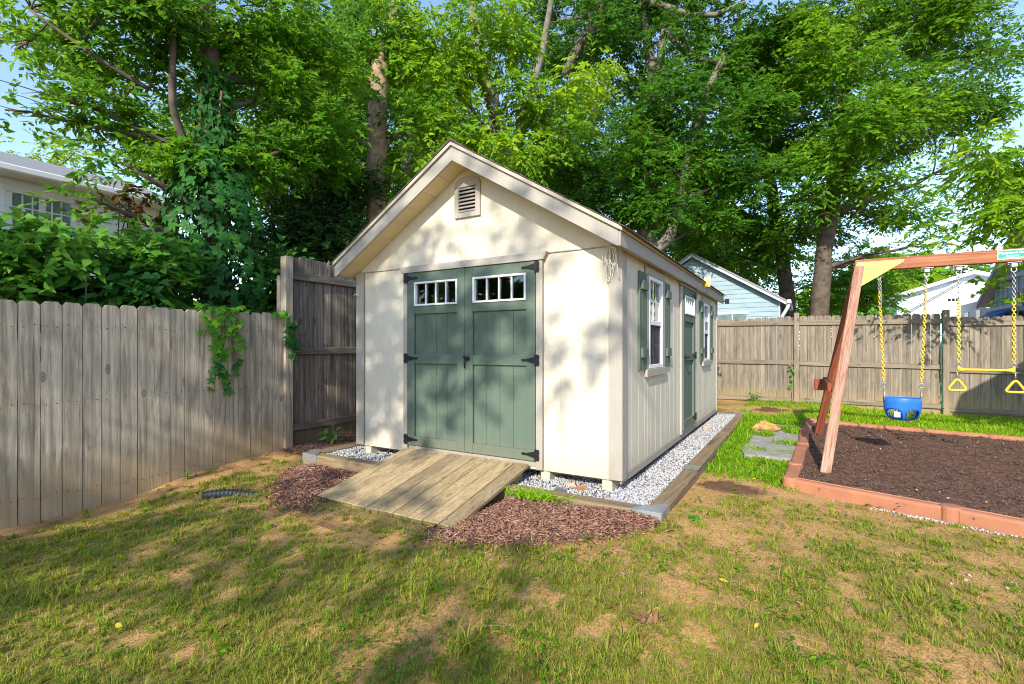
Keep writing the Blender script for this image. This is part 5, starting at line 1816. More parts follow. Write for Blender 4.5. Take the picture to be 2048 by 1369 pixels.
# sunlit hackberry branches over the shed
T3 = tree('sunlit_tree', 'light yellow green leafed tree with grey forked trunk behind the gable', [[(1010, 640, 12.0, 0.26), (1015, 330, 12.0, 0.22), (985, 200, 12, 0.17), (955, 80, 12, 0.12), (940, -60, 12, 0.08)],
      [(1025, 330, 12.0, 0.16), (1050, 230, 12, 0.13), (1085, 100, 12.1, 0.09), (1110, -40, 12.2, 0.06)],
      [(830, 640, 13.0, 0.18), (815, 300, 13.0, 0.16), (800, 100, 13.0, 0.14), (770, -60, 13, 0.12)]],
     [(870, 60, 10.4, 110, 60, .9), (960, 110, 10.2, 110, 65, 1.0), (880, 150, 10, 100, 55, .9), (1040, 200, 10.2, 100, 50, .9), (1120, 175, 10.4, 90, 40, .8), (920, 250, 9.8, 110, 45, .9), (1150, 240, 10.2, 60, 45, .5), (1020, 310, 9.6, 70, 40, .9), (860, 300, 9.4, 60, 40, .7), (800, 120, 11, 70, 60, .7)],
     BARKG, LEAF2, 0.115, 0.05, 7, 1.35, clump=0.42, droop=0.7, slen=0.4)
# tall dark trees behind the shed
T4 = tree('spreading_tree', 'big dark leafed tree with pale leaning limbs rising behind the shed roof', [[(1290, 640, 13.0, 0.26), (1292, 430, 13.0, 0.22), (1305, 300, 13.0, 0.18), (1310, 170, 13, 0.15), (1290, 60, 13, 0.11), (1270, -80, 13, 0.08)],
      [(1290, 520, 12.4, 0.14), (1335, 480, 12.3, 0.14), (1362, 400, 12.2, 0.13), (1378, 300, 12.2, 0.12), (1410, 190, 12.2, 0.10), (1450, 110, 12.2, 0.07)],
      [(1130, 150, 12.8, 0.10), (1150, 105, 12.6, 0.12), (1185, 45, 12.5, 0.13), (1215, -20, 12.5, 0.14), (1270, -80, 13, 0.10)],
      [(1310, 170, 13, 0.11), (1330, 60, 12.8, 0.10), (1380, 110, 12.5, 0.08), (1440, 128, 12.3, 0.06), (1500, 128, 12.2, 0.035)],
      [(1376, 235, 12.2, 0.06), (1400, 217, 12.1, 0.05), (1455, 215, 12, 0.03)],
      [(1290, 0, 12.6, 0.09), (1380, 30, 12.4, 0.07), (1430, 30, 12.3, 0.06), (1490, 5, 12.2, 0.04)]],
     [(1180, 40, 13.5, 130, 75, 1.0), (1330, 30, 13.5, 140, 75, 1.0), (1480, 50, 13.2, 130, 80, 1.1), (1270, 120, 13.5, 110, 60, .7), (1420, 160, 13.2, 110, 60, .8), (1210, 300, 13.2, 110, 75, 1.3), (1320, 280, 13.4, 110, 85, 1.2), (1440, 270, 13.2, 100, 75, 1.0), (1210, 400, 12.8, 100, 60, 1.3), (1310, 390, 13, 110, 60, 1.2), (1430, 370, 13, 90, 60, 1.1), (1120, 330, 13, 90, 60, 1.1), (1090, 60, 14.5, 100, 70, .8), (1240, -90, 13.5, 280, 80, .7), (1390, 455, 13.4, 80, 40, 1.1), (1330, 200, 11.9, 70, 40, .9), (1290, 350, 12.2, 60, 60, .8), (1400, 240, 11.5, 60, 50, 1.0), (1375, 330, 11.6, 40, 40, .8), (1200, 10, 12.0, 70, 40, .7), (1200, 60, 12.0, 60, 40, .6), (1360, 60, 12.0, 70, 40, .7), (1350, 420, 11.8, 40, 40, .6)],
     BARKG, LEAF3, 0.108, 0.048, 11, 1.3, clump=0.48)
# two big trees beside the garage
T5 = tree('shade_tree', 'dark trunked shade tree standing beside the blue garage', [[(1583, 640, 16.5, 0.25), (1568, 540, 16.5, 0.22), (1548, 420, 16.5, 0.19), (1530, 300, 16.5, 0.18), (1500, 180, 16.5, 0.12)],
      [(1560, 500, 16.5, 0.14), (1510, 440, 16.3, 0.11), (1450, 410, 16.1, 0.08), (1390, 380, 16, 0.05)],
      [(1440, 640, 19, 0.10), (1455, 500, 19, 0.09), (1470, 380, 19, 0.07)]],
     [(1480, 400, 16, 110, 55, 1.0), (1560, 300, 15.6, 130, 80, 1.3), (1520, 180, 15.8, 140, 80, 1.1), (1440, 500, 17, 90, 50, .9), (1530, 480, 16.5, 80, 45, .9), (1400, 430, 16.5, 90, 45, 1.0), (1620, 430, 16, 80, 60, 1.0), (1500, 560, 18.5, 60, 40, .6)],
     BARKD, LEAF3, 0.115, 0.052, 13, 1.3, clump=0.55)
T6 = tree('oak_tree', 'broad bright crowned tree with thick brown trunk behind the back fence', [[(1632, 640, 13.2, 0.25), (1645, 540, 13.2, 0.21), (1662, 430, 13.2, 0.18), (1672, 320, 13.2, 0.17), (1690, 180, 13.2, 0.12), (1710, 30, 13.2, 0.08)],
      [(1662, 430, 13.2, 0.10), (1740, 400, 13.4, 0.08), (1830, 370, 13.6, 0.05), (1900, 330, 13.8, 0.03)],
      [(1674, 310, 13.2, 0.10), (1780, 200, 13.3, 0.07), (1900, 120, 13.5, 0.04)]],
     [(1600, 120, 12.8, 130, 80, 1.0), (1720, 60, 12.8, 150, 80, 1.1), (1860, 60, 13, 140, 80, 1.1), (1960, 100, 13.2, 65, 60, .8), (1680, 190, 12.4, 140, 70, 1.2), (1820, 180, 12.8, 140, 70, 1.2), (1930, 210, 13.2, 90, 60, 1.0), (1640, 280, 12, 120, 60, 1.3), (1700, 340, 11.8, 100, 50, 1.2), (1760, 270, 12.6, 120, 50, 1.0), (1870, 270, 13.2, 110, 40, .9), (1640, 370, 12, 90, 40, 1.0), (1780, 390, 13.6, 80, 40, .8), (1720, 430, 13.4, 70, 40, .9), (1830, 440, 13.8, 80, 34, .6), (1760, 500, 13.6, 60, 28, .6), (1860, 490, 13.8, 45, 22, .45), (1780, -80, 13, 300, 80, .8), (1890, 350, 13.6, 60, 30, .5)],
     BARK, LEAF4, 0.108, 0.05, 17, 1.25, clump=0.48)
# compound-leaved branch entering from the right
T7 = tree('walnut_tree', 'feathery compound leaved tree reaching in at the right edge above the swing', [[(2560, 900, 8.5, 0.20), (2500, 400, 8.5, 0.16), (2440, 200, 8.4, 0.12), (2380, 60, 8.4, 0.08)],
      [(2490, 380, 8.5, 0.07), (2250, 330, 7.9, 0.04), (2060, 310, 7.3, 0.018), (1930, 310, 7, 0.006)], [(2490, 420, 8.5, 0.06), (2250, 430, 7.8, 0.035), (2080, 420, 7.2, 0.016), (1950, 440, 7, 0.006)]],
     [(1955, 310, 7, 65, 20, 1.1), (2020, 325, 7.1, 70, 36, 1.1), (2030, 390, 7.1, 60, 40, 1.2), (1970, 440, 7, 50, 18, 1.0), (2110, 350, 7.4, 80, 70, 1.0), (2030, 455, 7.1, 45, 16, 1.0), (2240, 320, 8, 120, 110, .8), (2400, 120, 8.4, 170, 140, .6)],
     BARK, LEAF2, 0.105, 0.036, 19, 1.7, per=17, slen=0.42, clump=0.28, droop=0.8, tone=0.12)
# maple shoot at the edge of the fence
T8 = tree('maple_sapling', 'young broad leaved maple sapling leaning over the back fence at the awning', [[(2085, 760, 9.4, 0.02), (2060, 640, 9.4, 0.016), (2030, 570, 9.3, 0.01)]],
     [(2040, 600, 9.3, 26, 34, .4), (2012, 560, 9.3, 24, 14, .5), (2070, 570, 9.4, 40, 60, .8)],
     BARK, LEAF2, 0.15, 0.12, 23, 1.0, per=6, clump=0.2, slen=0.25, tone=0.35)
# dark holly behind the tall fence
T9 = tree('holly_tree', 'dense dark evergreen between the tall fence and the peeling trunk', [[(620, 700, 9.0, 0.08), (615, 480, 9, 0.06), (610, 380, 9, 0.03)], [(563, 600, 9.2, 0.035), (545, 430, 9.2, 0.03), (540, 330, 9.2, 0.02)]],
     [(600, 430, 8.6, 80, 60, 1.5), (680, 460, 8.8, 60, 55, 1.5), (620, 520, 8.6, 110, 50, 1.5), (560, 480, 8.6, 50, 60, 1.2), (700, 400, 9.2, 50, 50, 1.2), (640, 360, 9.4, 70, 40, 1.0)],
     BARKD, LEAF5, 0.09, 0.042, 29, 1.7, clump=0.3)
# background trees that close the view
for (nm, lab, tr, bl, lm, L_, W_, sd_) in (
        ('background_tree', 'green tree mass rising left of the peeling trunk beyond the neighbour', [[(640, 700, 18, 0.25), (640, 200, 18, 0.12)]], [(560, 120, 18, 150, 110, 1.2), (720, 160, 18, 130, 130, 1.2), (600, 330, 18, 150, 110, 1.3), (760, 360, 18, 120, 100, 1.3), (860, 230, 19, 110, 130, 1.1), (420, 260, 18, 130, 120, 1.0), (720, 20, 18, 140, 70, .9)], LEAF4, 0.15, 0.07, 41),
        ('background_tree', 'tall green tree filling the gap behind the forked grey trunk', [[(1100, 700, 20, 0.28), (1090, 200, 20, 0.12)]], [(960, 330, 20, 120, 90, 1.2), (1080, 400, 20, 130, 80, 1.3), (1180, 220, 21, 110, 80, .8), (900, 420, 20, 130, 70, 1.2), (1150, 330, 20, 90, 80, 1.0), (1010, 60, 21, 90, 70, .5)], LEAF3, 0.15, 0.07, 43),
        ('background_tree', 'leafy tree showing under the crowns left of the garage gable', [[(1350, 700, 22, 0.25), (1360, 420, 22, 0.12)]], [(1280, 470, 21, 100, 60, 1.2), (1400, 480, 22, 110, 60, 1.3), (1500, 520, 24, 110, 60, 1.0), (1350, 330, 22, 130, 90, 1.0)], LEAF4, 0.16, 0.075, 47),
        ('evergreen_tree', 'dark green bushy tree behind the swing frame corner', [[(1700, 700, 22, 0.2), (1700, 560, 22, 0.1)]], [(1690, 590, 21, 55, 50, 1.6), (1725, 545, 21, 40, 45, 1.4), (1650, 600, 22, 40, 40, 1.2), (1745, 600, 21, 30, 40, 1.4)], LEAF3, 0.13, 0.06, 53),
        ('background_tree', 'sunny tree between the dark evergreen and the white house', [[(1780, 700, 34, 0.25), (1780, 600, 34, 0.15)]], [(1780, 580, 34, 50, 30, 1.2), (1830, 575, 36, 40, 25, 1.2), (1760, 620, 34, 40, 30, 1.2)], LEAF2, 0.2, 0.1, 59),
        ('background_tree', 'rounded tree crown showing above the white house roof', [[(1890, 700, 40, 0.35), (1890, 600, 40, 0.2)]], [(1885, 560, 40, 50, 24, 1.4), (1925, 548, 40, 40, 18, 1.3), (1845, 570, 40, 30, 20, 1.2)], LEAF4, 0.25, 0.12, 61),
        ('background_tree', 'bright treetop poking above the left house roof', [[(90, 700, 24, 0.25), (90, 340, 24, 0.1)]], [(70, 306, 24, 40, 12, .9), (120, 300, 24, 40, 14, .9), (150, 305, 24, 30, 12, .9)], LEAF2, 0.16, 0.08, 67)):
    tree(nm, lab, tr, bl, BARKD, lm, L_, W_, sd_, 1.25, clump=0.9, slen=0.6)
# distant wood closing the horizon
R = np.random.default_rng(5)
Ps = []
for k in range(46):
    an = -1.5 + k * 0.066
    r_ = 52 + 8 * math.sin(k * 1.7)
    c = Vector((CAM.x + r_ * (math.cos(an) * FWD[0] + math.sin(an) * RGT[0]), CAM.y + r_ * (math.cos(an) * FWD[1] + math.sin(an) * RGT[1]), 3.2))
    Ps.append(sprays(c, (3.4, 3.4, 3.6 + 1.2 * math.sin(k * 2.3)), 900, R, 0.7, 0.42, per=6, slen=1.4, clump=1.3))
ct_ = lambda i: np.concatenate([q[i] for q in Ps])
V, F = leaf_quads(ct_(0), ct_(1), ct_(2), ct_(3), ct_(4))
tag(np_mesh('distant_wood', V, F, LEAF4, None, np.repeat(ct_(5), 2)), 'far line of green woods along the horizon', None, None, 'stuff')


# ------------------------------------------------------------------ big-leaved plants: each leaf an object
def leaf_mesh(name, outline, mat, tint=0.5, fold=0.18, curl=0.15, fingers=((0, 1.0),)):
    """leaf with a folded midrib; fingers = (angle, length) for each leaflet"""
    vs, fs = [], []
    for ang_, ln in fingers:
        ca, sa = math.cos(ang_), math.sin(ang_)
        o0 = len(vs)

        def put(x, y, z):
            vs.append((ca * y - sa * x, sa * y + ca * x, z))
        for (tt, hw) in outline:
            cz = -curl * tt * tt * ln
            put(0, tt * ln, cz)
            put(hw * ln, tt * ln, cz + fold * abs(hw) * ln)
            put(-hw * ln, tt * ln, cz + fold * abs(hw) * ln)
        for k in range(len(outline) - 1):
            a = o0 + k * 3
            fs += [(a, a + 1, a + 4, a + 3), (a + 2, a, a + 3, a + 5)]
    me = bpy.data.meshes.new(name)
    me.from_pydata(vs, [], fs)
    me.materials.append(mat)
    a = me.attributes.new('tint', 'FLOAT', 'FACE')
    a.data.foreach_set('value', [tint] * len(fs))
    me.polygons.foreach_set('use_smooth', [True] * len(fs))
    return me


OV = [(0.0, 0.02), (0.14, 0.13), (0.36, 0.23), (0.6, 0.21), (0.82, 0.11), (1.0, 0.005)]
HEART = [(-0.12, 0.20), (-0.06, 0.36), (0.1, 0.47), (0.3, 0.46), (0.55, 0.33), (0.8, 0.14), (1.0, 0.005)]
FIVE = ((-1.75, 0.68), (-0.85, 0.9), (0, 1.0), (0.85, 0.9), (1.75, 0.68))
M_CREEP = [leaf_mesh('creeper_leaf', OV, CREEP, q, fingers=FIVE) for q in (0.1, 0.35, 0.6)]
M_CREEPL = [leaf_mesh('young_creeper_leaf', OV, CREEPL, q, fingers=FIVE) for q in (0.05, 0.3, 0.6)]
M_HEART = [leaf_mesh('heart_leaf', HEART, SHRUBL, q) for q in (0.1, 0.35, 0.65)]
M_HEARTD = [leaf_mesh('dark_heart_leaf', HEART, CREEP, q) for q in (0.2, 0.5)]
M_OV = [leaf_mesh('oval_leaf', OV, SHRUBL, q) for q in (0.15, 0.4, 0.7)]
M_BRONZE = [leaf_mesh('bronze_leaf', OV, LEAFR, q) for q in (0.1, 0.5)]
M_YEL = [leaf_mesh('yellow_leaf', OV, YLEAF, q, 0.1, 0.05) for q in (0.1, 0.6)]
M_DEAD = [leaf_mesh('dead_leaf', OV, DLEAF, q, 0.5, -0.4) for q in (0.1, 0.5)]
RL = random.Random(99)


def leaf_at(par, meshes, p, face, tipdir, size, name='leaf', off=None):
    """one leaf: its face turned to `face`, its tip along tipdir"""
    z = Vector(face).normalized()
    y = Vector(tipdir)
    y = (y - z * y.dot(z)).normalized()
    x = y.cross(z)
    o = bpy.data.objects.new(name, RL.choice(meshes))
    col.objects.link(o)
    M = Matrix(((x.x, y.x, z.x, p[0]), (x.y, y.y, z.y, p[1]), (x.z, y.z, z.z, p[2]), (0, 0, 0, 1)))
    if off is not None:
        M = Matrix.Translation(-off) @ M
    if par:
        o.parent = par
    o.matrix_local = M @ Matrix.Diagonal((size, size, size, 1))
    return o


def rv(a):
    return Vector((RL.gauss(0, a), RL.gauss(0, a), RL.gauss(0, a)))


TOCAM = Vector((-FWD[0], -FWD[1], 0.25))
# creeper climbing the trunk
tb = C(430, 900, 6.6)
ivy = thing('trunk_creeper', 'five-fingered creeper vine wrapping the trunk above the left fence', 'vine', (tb.x, tb.y, 0))
off = Vector((tb.x, tb.y, 0))
prof = [(620, 95), (560, 100), (500, 92), (440, 86), (380, 74), (320, 58), (250, 42), (180, 30)]


def ivy_r(z):
    v_ = 695 - (z - 1.21) * 980 / 6.6
    for (va, ra), (vb, rb) in zip(prof[:-1], prof[1:]):
        if va >= v_ >= vb:
            return (ra + (rb - ra) * (va - v_) / (va - vb)) * 6.6 / 980
    return 0.6 if v_ > 620 else 0.2


for k in range(290):
    z = 1.55 + 2.1 * RL.random() ** 1.2
    q = math.atan2(-FWD[1], -FWD[0]) + RL.uniform(-1.6, 1.6)
    r_ = ivy_r(z) * RL.uniform(0.9, 1.16)
    d = Vector((math.cos(q), math.sin(q), 0))
    leaf_at(ivy, M_CREEP, Vector((tb.x, tb.y, z)) + d * r_, d + Vector((0, 0, 0.28)) + rv(0.22), Vector((0, 0, -1)) + rv(0.45), RL.uniform(0.085, 0.15), off=off)
R = np.random.default_rng(8)
n = 5200
zz = R.uniform(-0.1, 4.9, n)
q = R.uniform(0, 2 * math.pi, n)
r_ = np.array([ivy_r(a) for a in zz]) * (0.45 + 0.5 * R.random(n))
d = np.stack([np.cos(q), np.sin(q), np.zeros(n)], -1)
P = np.stack([tb.x + d[:, 0] * r_, tb.y + d[:, 1] * r_, zz], -1) - np.array(off)
V, F = leaf_quads(P, unit(np.array([0, 0, -0.8]) + R.normal(size=(n, 3)) * 0.5), unit(d + R.normal(size=(n, 3)) * 0.4), R.uniform(0.08, 0.14, n), R.uniform(0.045, 0.08, n))
o = np_mesh('inner_foliage', V, F, CREEP, ivy, np.repeat(R.uniform(0, 0.6, n), 2))
o['kind'] = 'stuff'
mb = MB()
for k in range(5):
    a = k * 1.3
    mb.tube([(0.19 * math.cos(a + h * 0.5), 0.19 * math.sin(a + h * 0.5), h) for h in np.linspace(-0.2, 4.6, 24)], 0.016, 6)
mb.build('stem', VSTEM, ivy, True)

# creeper hanging over the fence
vn = thing('hanging_creeper', 'light green creeper trailing down the face of the left fence', 'vine', (-4.08, -0.98, 1.55))
off = Vector((-4.08, -0.98, 1.55))
mb = MB()
strands = [(-1.0, 0.86, 14), (-0.92, 0.9, 15), (-0.86, 0.72, 12), (-1.06, 0.55, 10), (-1.14, 0.30, 7), (-0.80, 0.42, 8), (-0.98, 0.66, 11)]
for (ys, ln, nl) in strands:
    pts = [Vector((-4.16, ys, 1.56)), Vector((-4.10, ys, 1.625))]
    y_ = ys
    for k in range(8):
        y_ += RL.uniform(-0.03, 0.03)
        pts.append(Vector((-4.072 + 0.01 * RL.random(), y_, 1.60 - ln * (k + 1) / 8)))
    mb.tube([p - off for p in pts], 0.0035, 5)
    for k in range(nl):
        f = (k + 0.3) / nl
        p = pts[1 + int(f * 7.99)].lerp(pts[2 + int(f * 7.99)], (f * 7.99) % 1) if 2 + int(f * 7.99) < len(pts) else pts[-1]
        p = p + Vector((0.02 + 0.03 * RL.random(), RL.uniform(-0.06, 0.06), RL.uniform(-0.02, 0.02)))
        old = f > 0.72 and ln > 0.6
        leaf_at(vn, M_CREEP if old else M_CREEPL, p, Vector((1, -0.3, 0.5)) + rv(0.25), Vector((0.25, 0, -1)) + rv(0.5), RL.uniform(0.045, 0.085) * (1.15 if old else 1), off=off)
for k in range(26):
    p = Vector((-4.09 + RL.uniform(-0.04, 0.03), RL.uniform(-1.2, -0.6), 1.615 + RL.uniform(-0.03, 0.05)))
    leaf_at(vn, M_CREEPL, p, Vector((0.6, -0.3, 0.9)) + rv(0.3), Vector((0.6, 0, -0.3)) + rv(0.6), RL.uniform(0.04, 0.07), off=off)
mb.build('stem', VSTEM, vn, True)
vc = thing('corner_vine', 'heart leaved vine spilling over the fence corner post', 'vine', (-4.05, -0.2, 1.6))
off = Vector((-4.05, -0.2, 1.6))
for k in range(58):
    f = RL.random()
    p = Vector((-4.035 + 0.02 * RL.random(), -0.18 + RL.uniform(-0.10, 0.10) * (1 - 0.4 * f) + 0.06 * f, 1.63 - 0.56 * f))
    if f < 0.12:
        p.y -= RL.uniform(0, 0.22)
    leaf_at(vc, M_HEARTD if f > 0.25 else M_HEART, p, Vector((1, -0.4, 0.45)) + rv(0.25), Vector((0.2, 0.1, -1)) + rv(0.35), RL.uniform(0.045, 0.075), off=off)
mb = MB().tube([(-0.06, 0.0, 0.02), (0.0, 0.0, 0.04), (0.012, 0.02, -0.2), (0.014, 0.05, -0.5)], 0.004, 5)
mb.tube([(0.0, 0.0, -0.2), (0.03, 0.12, -0.22), (0.05, 0.2, -0.26)], 0.002, 5)
mb.build('stem', VSTEM, vc, True)


# shrubs looking over the left fence
def shrub(name, label, u, v_, Y, ru, rv_, nobj, nstuff, meshes, mat, size, seed, L_=0.1, W_=0.06, base_z=None):
    c = C(u, v_, Y)
    R = np.random.default_rng(seed)
    gz = g1(c.x, c.y)
    root = thing(name, label, 'shrub', (c.x, c.y, gz), 'shrubs behind the left fence')
    off = Vector((c.x, c.y, gz))
    r = (ru * Y / 980, ru * Y / 980 * 0.8, rv_ * Y / 980)
    for k in range(nobj):
        d = Vector((RL.gauss(0, 1), RL.gauss(0, 1), RL.gauss(0, 1))).normalized()
        if d.dot(TOCAM) < -0.2:
            d = -d
        p = c + Vector((d.x * r[0], d.y * r[1], d.z * r[2])) * RL.uniform(0.75, 1.08)
        leaf_at(root, meshes, p, d * 0.4 + Vector((0, 0, 0.6)) + TOCAM * 0.5 + rv(0.3), Vector((d.x, d.y, -0.7)) + rv(0.4), RL.uniform(0.7, 1.25) * size, off=off)
    P, A, N, L, W, T, _, _ = sprays(c, tuple(a * 0.92 for a in r), nstuff, R, L_, W_, per=7, slen=0.25, clump=0.22)
    V, F = leaf_quads(P - np.array(off), A, N, L, W)
    o = np_mesh('inner_foliage', V, F, mat, root, np.repeat(T, 2))
    o['kind'] = 'stuff'
    mb = MB()
    for k in range(7):
        e_ = c + Vector((RL.gauss(0, r[0] * 0.5), RL.gauss(0, r[1] * 0.5), RL.uniform(-0.2, 0.8) * r[2]))
        limb(Vector((RL.uniform(-0.1, 0.1), RL.uniform(-0.1, 0.1), -0.05)), e_ - off, 0.02, 0.005, 6, 0.1, seed * 13 + k, mb, 6)
    mb.build('stem', BARKD, root, True)


shrub('heart_leaf_shrub', 'large heart leaved shrub beside the creeper trunk, over the fence', 300, 530, 5.6, 85, 62, 95, 1500, M_HEART, SHRUBL, 0.10, 201)
shrub('heart_leaf_shrub', 'leafy redbud shrub in front of the white house window', 95, 500, 5.0, 100, 48, 80, 1100, M_HEART, SHRUBL, 0.10, 202)
shrub('broadleaf_shrub', 'deep green oval leaved shrub at the foot of the redbud', 60, 565, 4.9, 120, 60, 90, 2200, M_OV, SHRUBL, 0.13, 203)
shrub('broadleaf_shrub', 'shaded bush along the fence top beneath the heart leaved shrub', 250, 580, 5.4, 120, 38, 60, 1600, M_HEARTD, CREEP, 0.08, 204)
shrub('broadleaf_shrub', 'oval leaved bush between the creeper trunk and the tall fence', 545, 560, 7.2, 40, 70, 40, 1300, M_OV, CREEP, 0.12, 205)
shrub('broadleaf_shrub', 'dim green bush behind the corner post of the tall fence', 548, 610, 7.6, 45, 40, 30, 900, M_OV, CREEP, 0.10, 207)
shrub('bronze_shrub', 'bronze leaved sapling left of the creeper trunk', 268, 425, 6.2, 42, 55, 60, 120, M_BRONZE, LEAFR, 0.13, 206, 0.09, 0.045)


# small weeds and seedlings
def weed(name, label, x, y, n, h, size, meshes, group='weeds'):
    z = g1(x, y) + (0.03 if y > -0.6 and x < -3.4 else 0)
    root = thing(name, label, 'weed', (x, y, z), group)
    mb = MB()
    for k in range(max(2, n // 4)):
        q = RL.uniform(0, 6.28)
        hh = h * RL.uniform(0.6, 1)
        e_ = Vector((math.cos(q) * h * 0.35, math.sin(q) * h * 0.35, hh))
        mb.tube([(0, 0, -0.02), e_ * 0.5 + Vector((0, 0, 0.02)), e_], [0.004, 0.003, 0.0015], 5)
        for j in range(4):
            f = 0.35 + 0.65 * j / 3
            d = Vector((math.cos(q + 1.6 * (j % 2) - 0.8), math.sin(q + 1.6 * (j % 2) - 0.8), 0.1))
            leaf_at(root, meshes, e_ * f + d * 0.01, Vector((0, -0.3, 1)) + rv(0.3) + TOCAM * 0.3, d + Vector((0, 0, -0.2)) + rv(0.2), size * RL.uniform(0.7, 1.15))
    mb.build('stem', STEM, root, True)


weed('seedling', 'green seedling growing in the mulch by the tall fence', -3.80, 0.22, 16, 0.22, 0.10, M_OV)
weed('weed_plant', 'leafy weed climbing the left part of the back fence', 0.42, 7.70, 20, 0.22, 0.09, M_OV)
weed('weed_plant', 'low weed at the corner timber bracket on the lawn', 0.62, -0.30, 12, 0.05, 0.045, M_OV)
weed('weed_plant', 'broad weed at the right of the lawn below the edging', 2.55, -0.62, 26, 0.05, 0.06, M_OV)
weed('weed_plant', 'small weed at the foot of the left fence', -3.98, -1.35, 8, 0.09, 0.05, M_OV)
weed('weed_plant', 'tiny weed by the downhill end of the left fence', -4.0, -2.95, 8, 0.07, 0.05, M_OV)
vf = thing('fence_top_vine', 'small vine with round leaves on top of the back fence', 'vine', (2.45, 7.9, 1.85))
for k in range(16):
    p = Vector((RL.gauss(0, 0.22), RL.uniform(-0.05, 0.02), abs(RL.gauss(0.0, 0.08))))
    leaf_at(vf, M_HEART, p, Vector((0, -1, 0.6)) + rv(0.3), Vector((0, 0, -1)) + rv(0.6), RL.uniform(0.05, 0.085))
MB().tube([(-0.45, 0, -0.02), (-0.1, -0.02, 0.02), (0.2, -0.01, 0.06), (0.05, 0, 0.3)], 0.004, 5).build('stem', STEM, vf)
vp = thing('post_vine', 'yellow green vine strand on the back fence post', 'vine', (1.10, 7.80, 0.25))
for k in range(14):
    leaf_at(vp, M_CREEPL, Vector((RL.gauss(0, 0.03), 0, RL.uniform(0.0, 0.62))), Vector((0, -1, 0.5)) + rv(0.3), Vector((0, 0, -1)) + rv(0.5), RL.uniform(0.03, 0.05))
MB().tube([(0, 0.02, -0.28), (0.01, 0.02, 0.2), (0, 0.015, 0.64)], 0.003, 5).build('stem', STEM, vp)

# coarse grass clumps standing proud of the lawn
def tussock(x, y, n, h, label, seed, mat=GRASS, tn=(0.6, 0.1), spread=0.05, wd=(0.005, 0.009)):
    R = np.random.default_rng(seed)
    X, Y = x + R.normal(0, spread, n), y + R.normal(0, spread, n)
    o = blades(X, Y, h * R.uniform(0.5, 1.1, n), R.uniform(*wd, n), R.uniform(0.15, 1.2, n), np.clip(R.normal(*tn, n), 0, 1), 'grass_tussock', mat, None, lawn_o)
    o.parent = None
    return tag(o, label, None, None, 'stuff')


for (u, v_, n, h, lab, tn) in ((930, 1310, 60, 0.14, 'coarse wide bladed grass clump in the dappled foreground', (0.6, 0.1)), (640, 1120, 50, 0.09, 'green grass clump among straw near the ramp foot', (0.65, 0.1)), (1430, 1060, 50, 0.08, 'grass clump beyond the mulch tip', (0.6, 0.1)), (100, 1190, 70, 0.11, 'bright lime grass clump near the left fence', (0.95, 0.06)), (850, 1220, 45, 0.09, 'light green clump on straw below the mulch', (0.85, 0.1)), (1850, 1250, 60, 0.10, 'thick tussock in the right foreground lawn', (0.6, 0.1)), (1250, 1330, 60, 0.11, 'broad bladed tussock near a dry leaf', (0.62, 0.1))):
    Yd = 1.32 * 980 / (v_ - 695)
    p = C(u, v_, Yd)
    tussock(p.x, p.y, n, h, lab, int(u))
R = np.random.default_rng(77)
o = tussock(-0.56, -0.36, 420, 0.075, 'bright green grass tuft between the ramp and the red mulch', 771, LUSH, (0.35, 0.15), 0.03, (0.003, 0.006))
o2 = o.data
co = np.empty(len(o2.vertices) * 3, np.float32)
o2.vertices.foreach_get('co', co)
co = co.reshape(-1, 3)
co[:, 0] = -0.58 + (co[:, 0] + 0.56) * 4.2
co[:, 2] += 0.05
co[:, 1] -= 0.08
o2.vertices.foreach_set('co', co.ravel())

# fallen leaves
for (u, v_, lab, ms, s_) in ((232, 1243, 'broad yellow leaf fallen on the left lawn', M_YEL, 0.075), (1438, 1197, 'yellow leaf standing in dry grass mid lawn', M_YEL, 0.06), (1322, 1258, 'yellow leaf beside the brown leaf heap', M_YEL, 0.06), (1516, 1284, 'small yellow leaf on the right foreground grass', M_YEL, 0.045), (1846, 1173, 'yellow leaf near the weed patch on the right', M_YEL, 0.045), (1505, 978, 'yellow leaf near the playground corner', M_YEL, 0.04), (735, 1053, 'yellow leaf in front of the ramp edge', M_YEL, 0.05), (545, 972, 'yellow leaf near the left mulch', M_YEL, 0.05), (1171, 1090, 'yellow leaf on the rim of the red mulch', M_YEL, 0.04), (500, 1125, 'large tan dead leaf on the left lawn', M_DEAD, 0.09)):
    Yd = 1.31 * 980 / (v_ - 695)
    p = C(u, v_, Yd)
    p.z = g1(p.x, p.y) + 0.03
    o = leaf_at(None, ms, p, Vector((0, -0.25, 1)) + rv(0.2), rv(1), s_ * 0.72, 'fallen_leaf')
    tag(o, lab, 'leaf', 'fallen leaves on the lawn')
hp = C(1290, 1275, 1.31 * 980 / 580)
dh = thing('dead_leaf_heap', 'crumpled heap of brown dead leaves in the foreground lawn', 'leaves', (hp.x, hp.y, g1(hp.x, hp.y)))
for k in range(30):
    leaf_at(dh, M_DEAD, Vector((RL.gauss(0, 0.05), RL.gauss(0, 0.04), 0.012 + 0.02 * RL.random())), Vector((0, 0, 1)) + rv(0.25), Vector((RL.gauss(0, 1), RL.gauss(0, 1), 0)), RL.uniform(0.03, 0.055))

# utility cable crossing behind the left trees
a, b_ = C(440, 110, 12), C(700, 262, 15)
pts = [a.lerp(b_, q) + Vector((0, 0, -0.5 * math.sin(math.pi * (q + 1.2) / 3.4))) for q in np.linspace(-1.2, 2.2, 24)]
tag(MB().tube(pts, 0.022, 6).build('utility_cable', BLACK, None, True), 'black overhead cable slanting through the left trees', 'cable')

# ------------------------------------------------------------------ yard trees behind the viewer that throw the dappled shade
TS = Vector((-LX, -LY, math.tan(SUN_EL)))


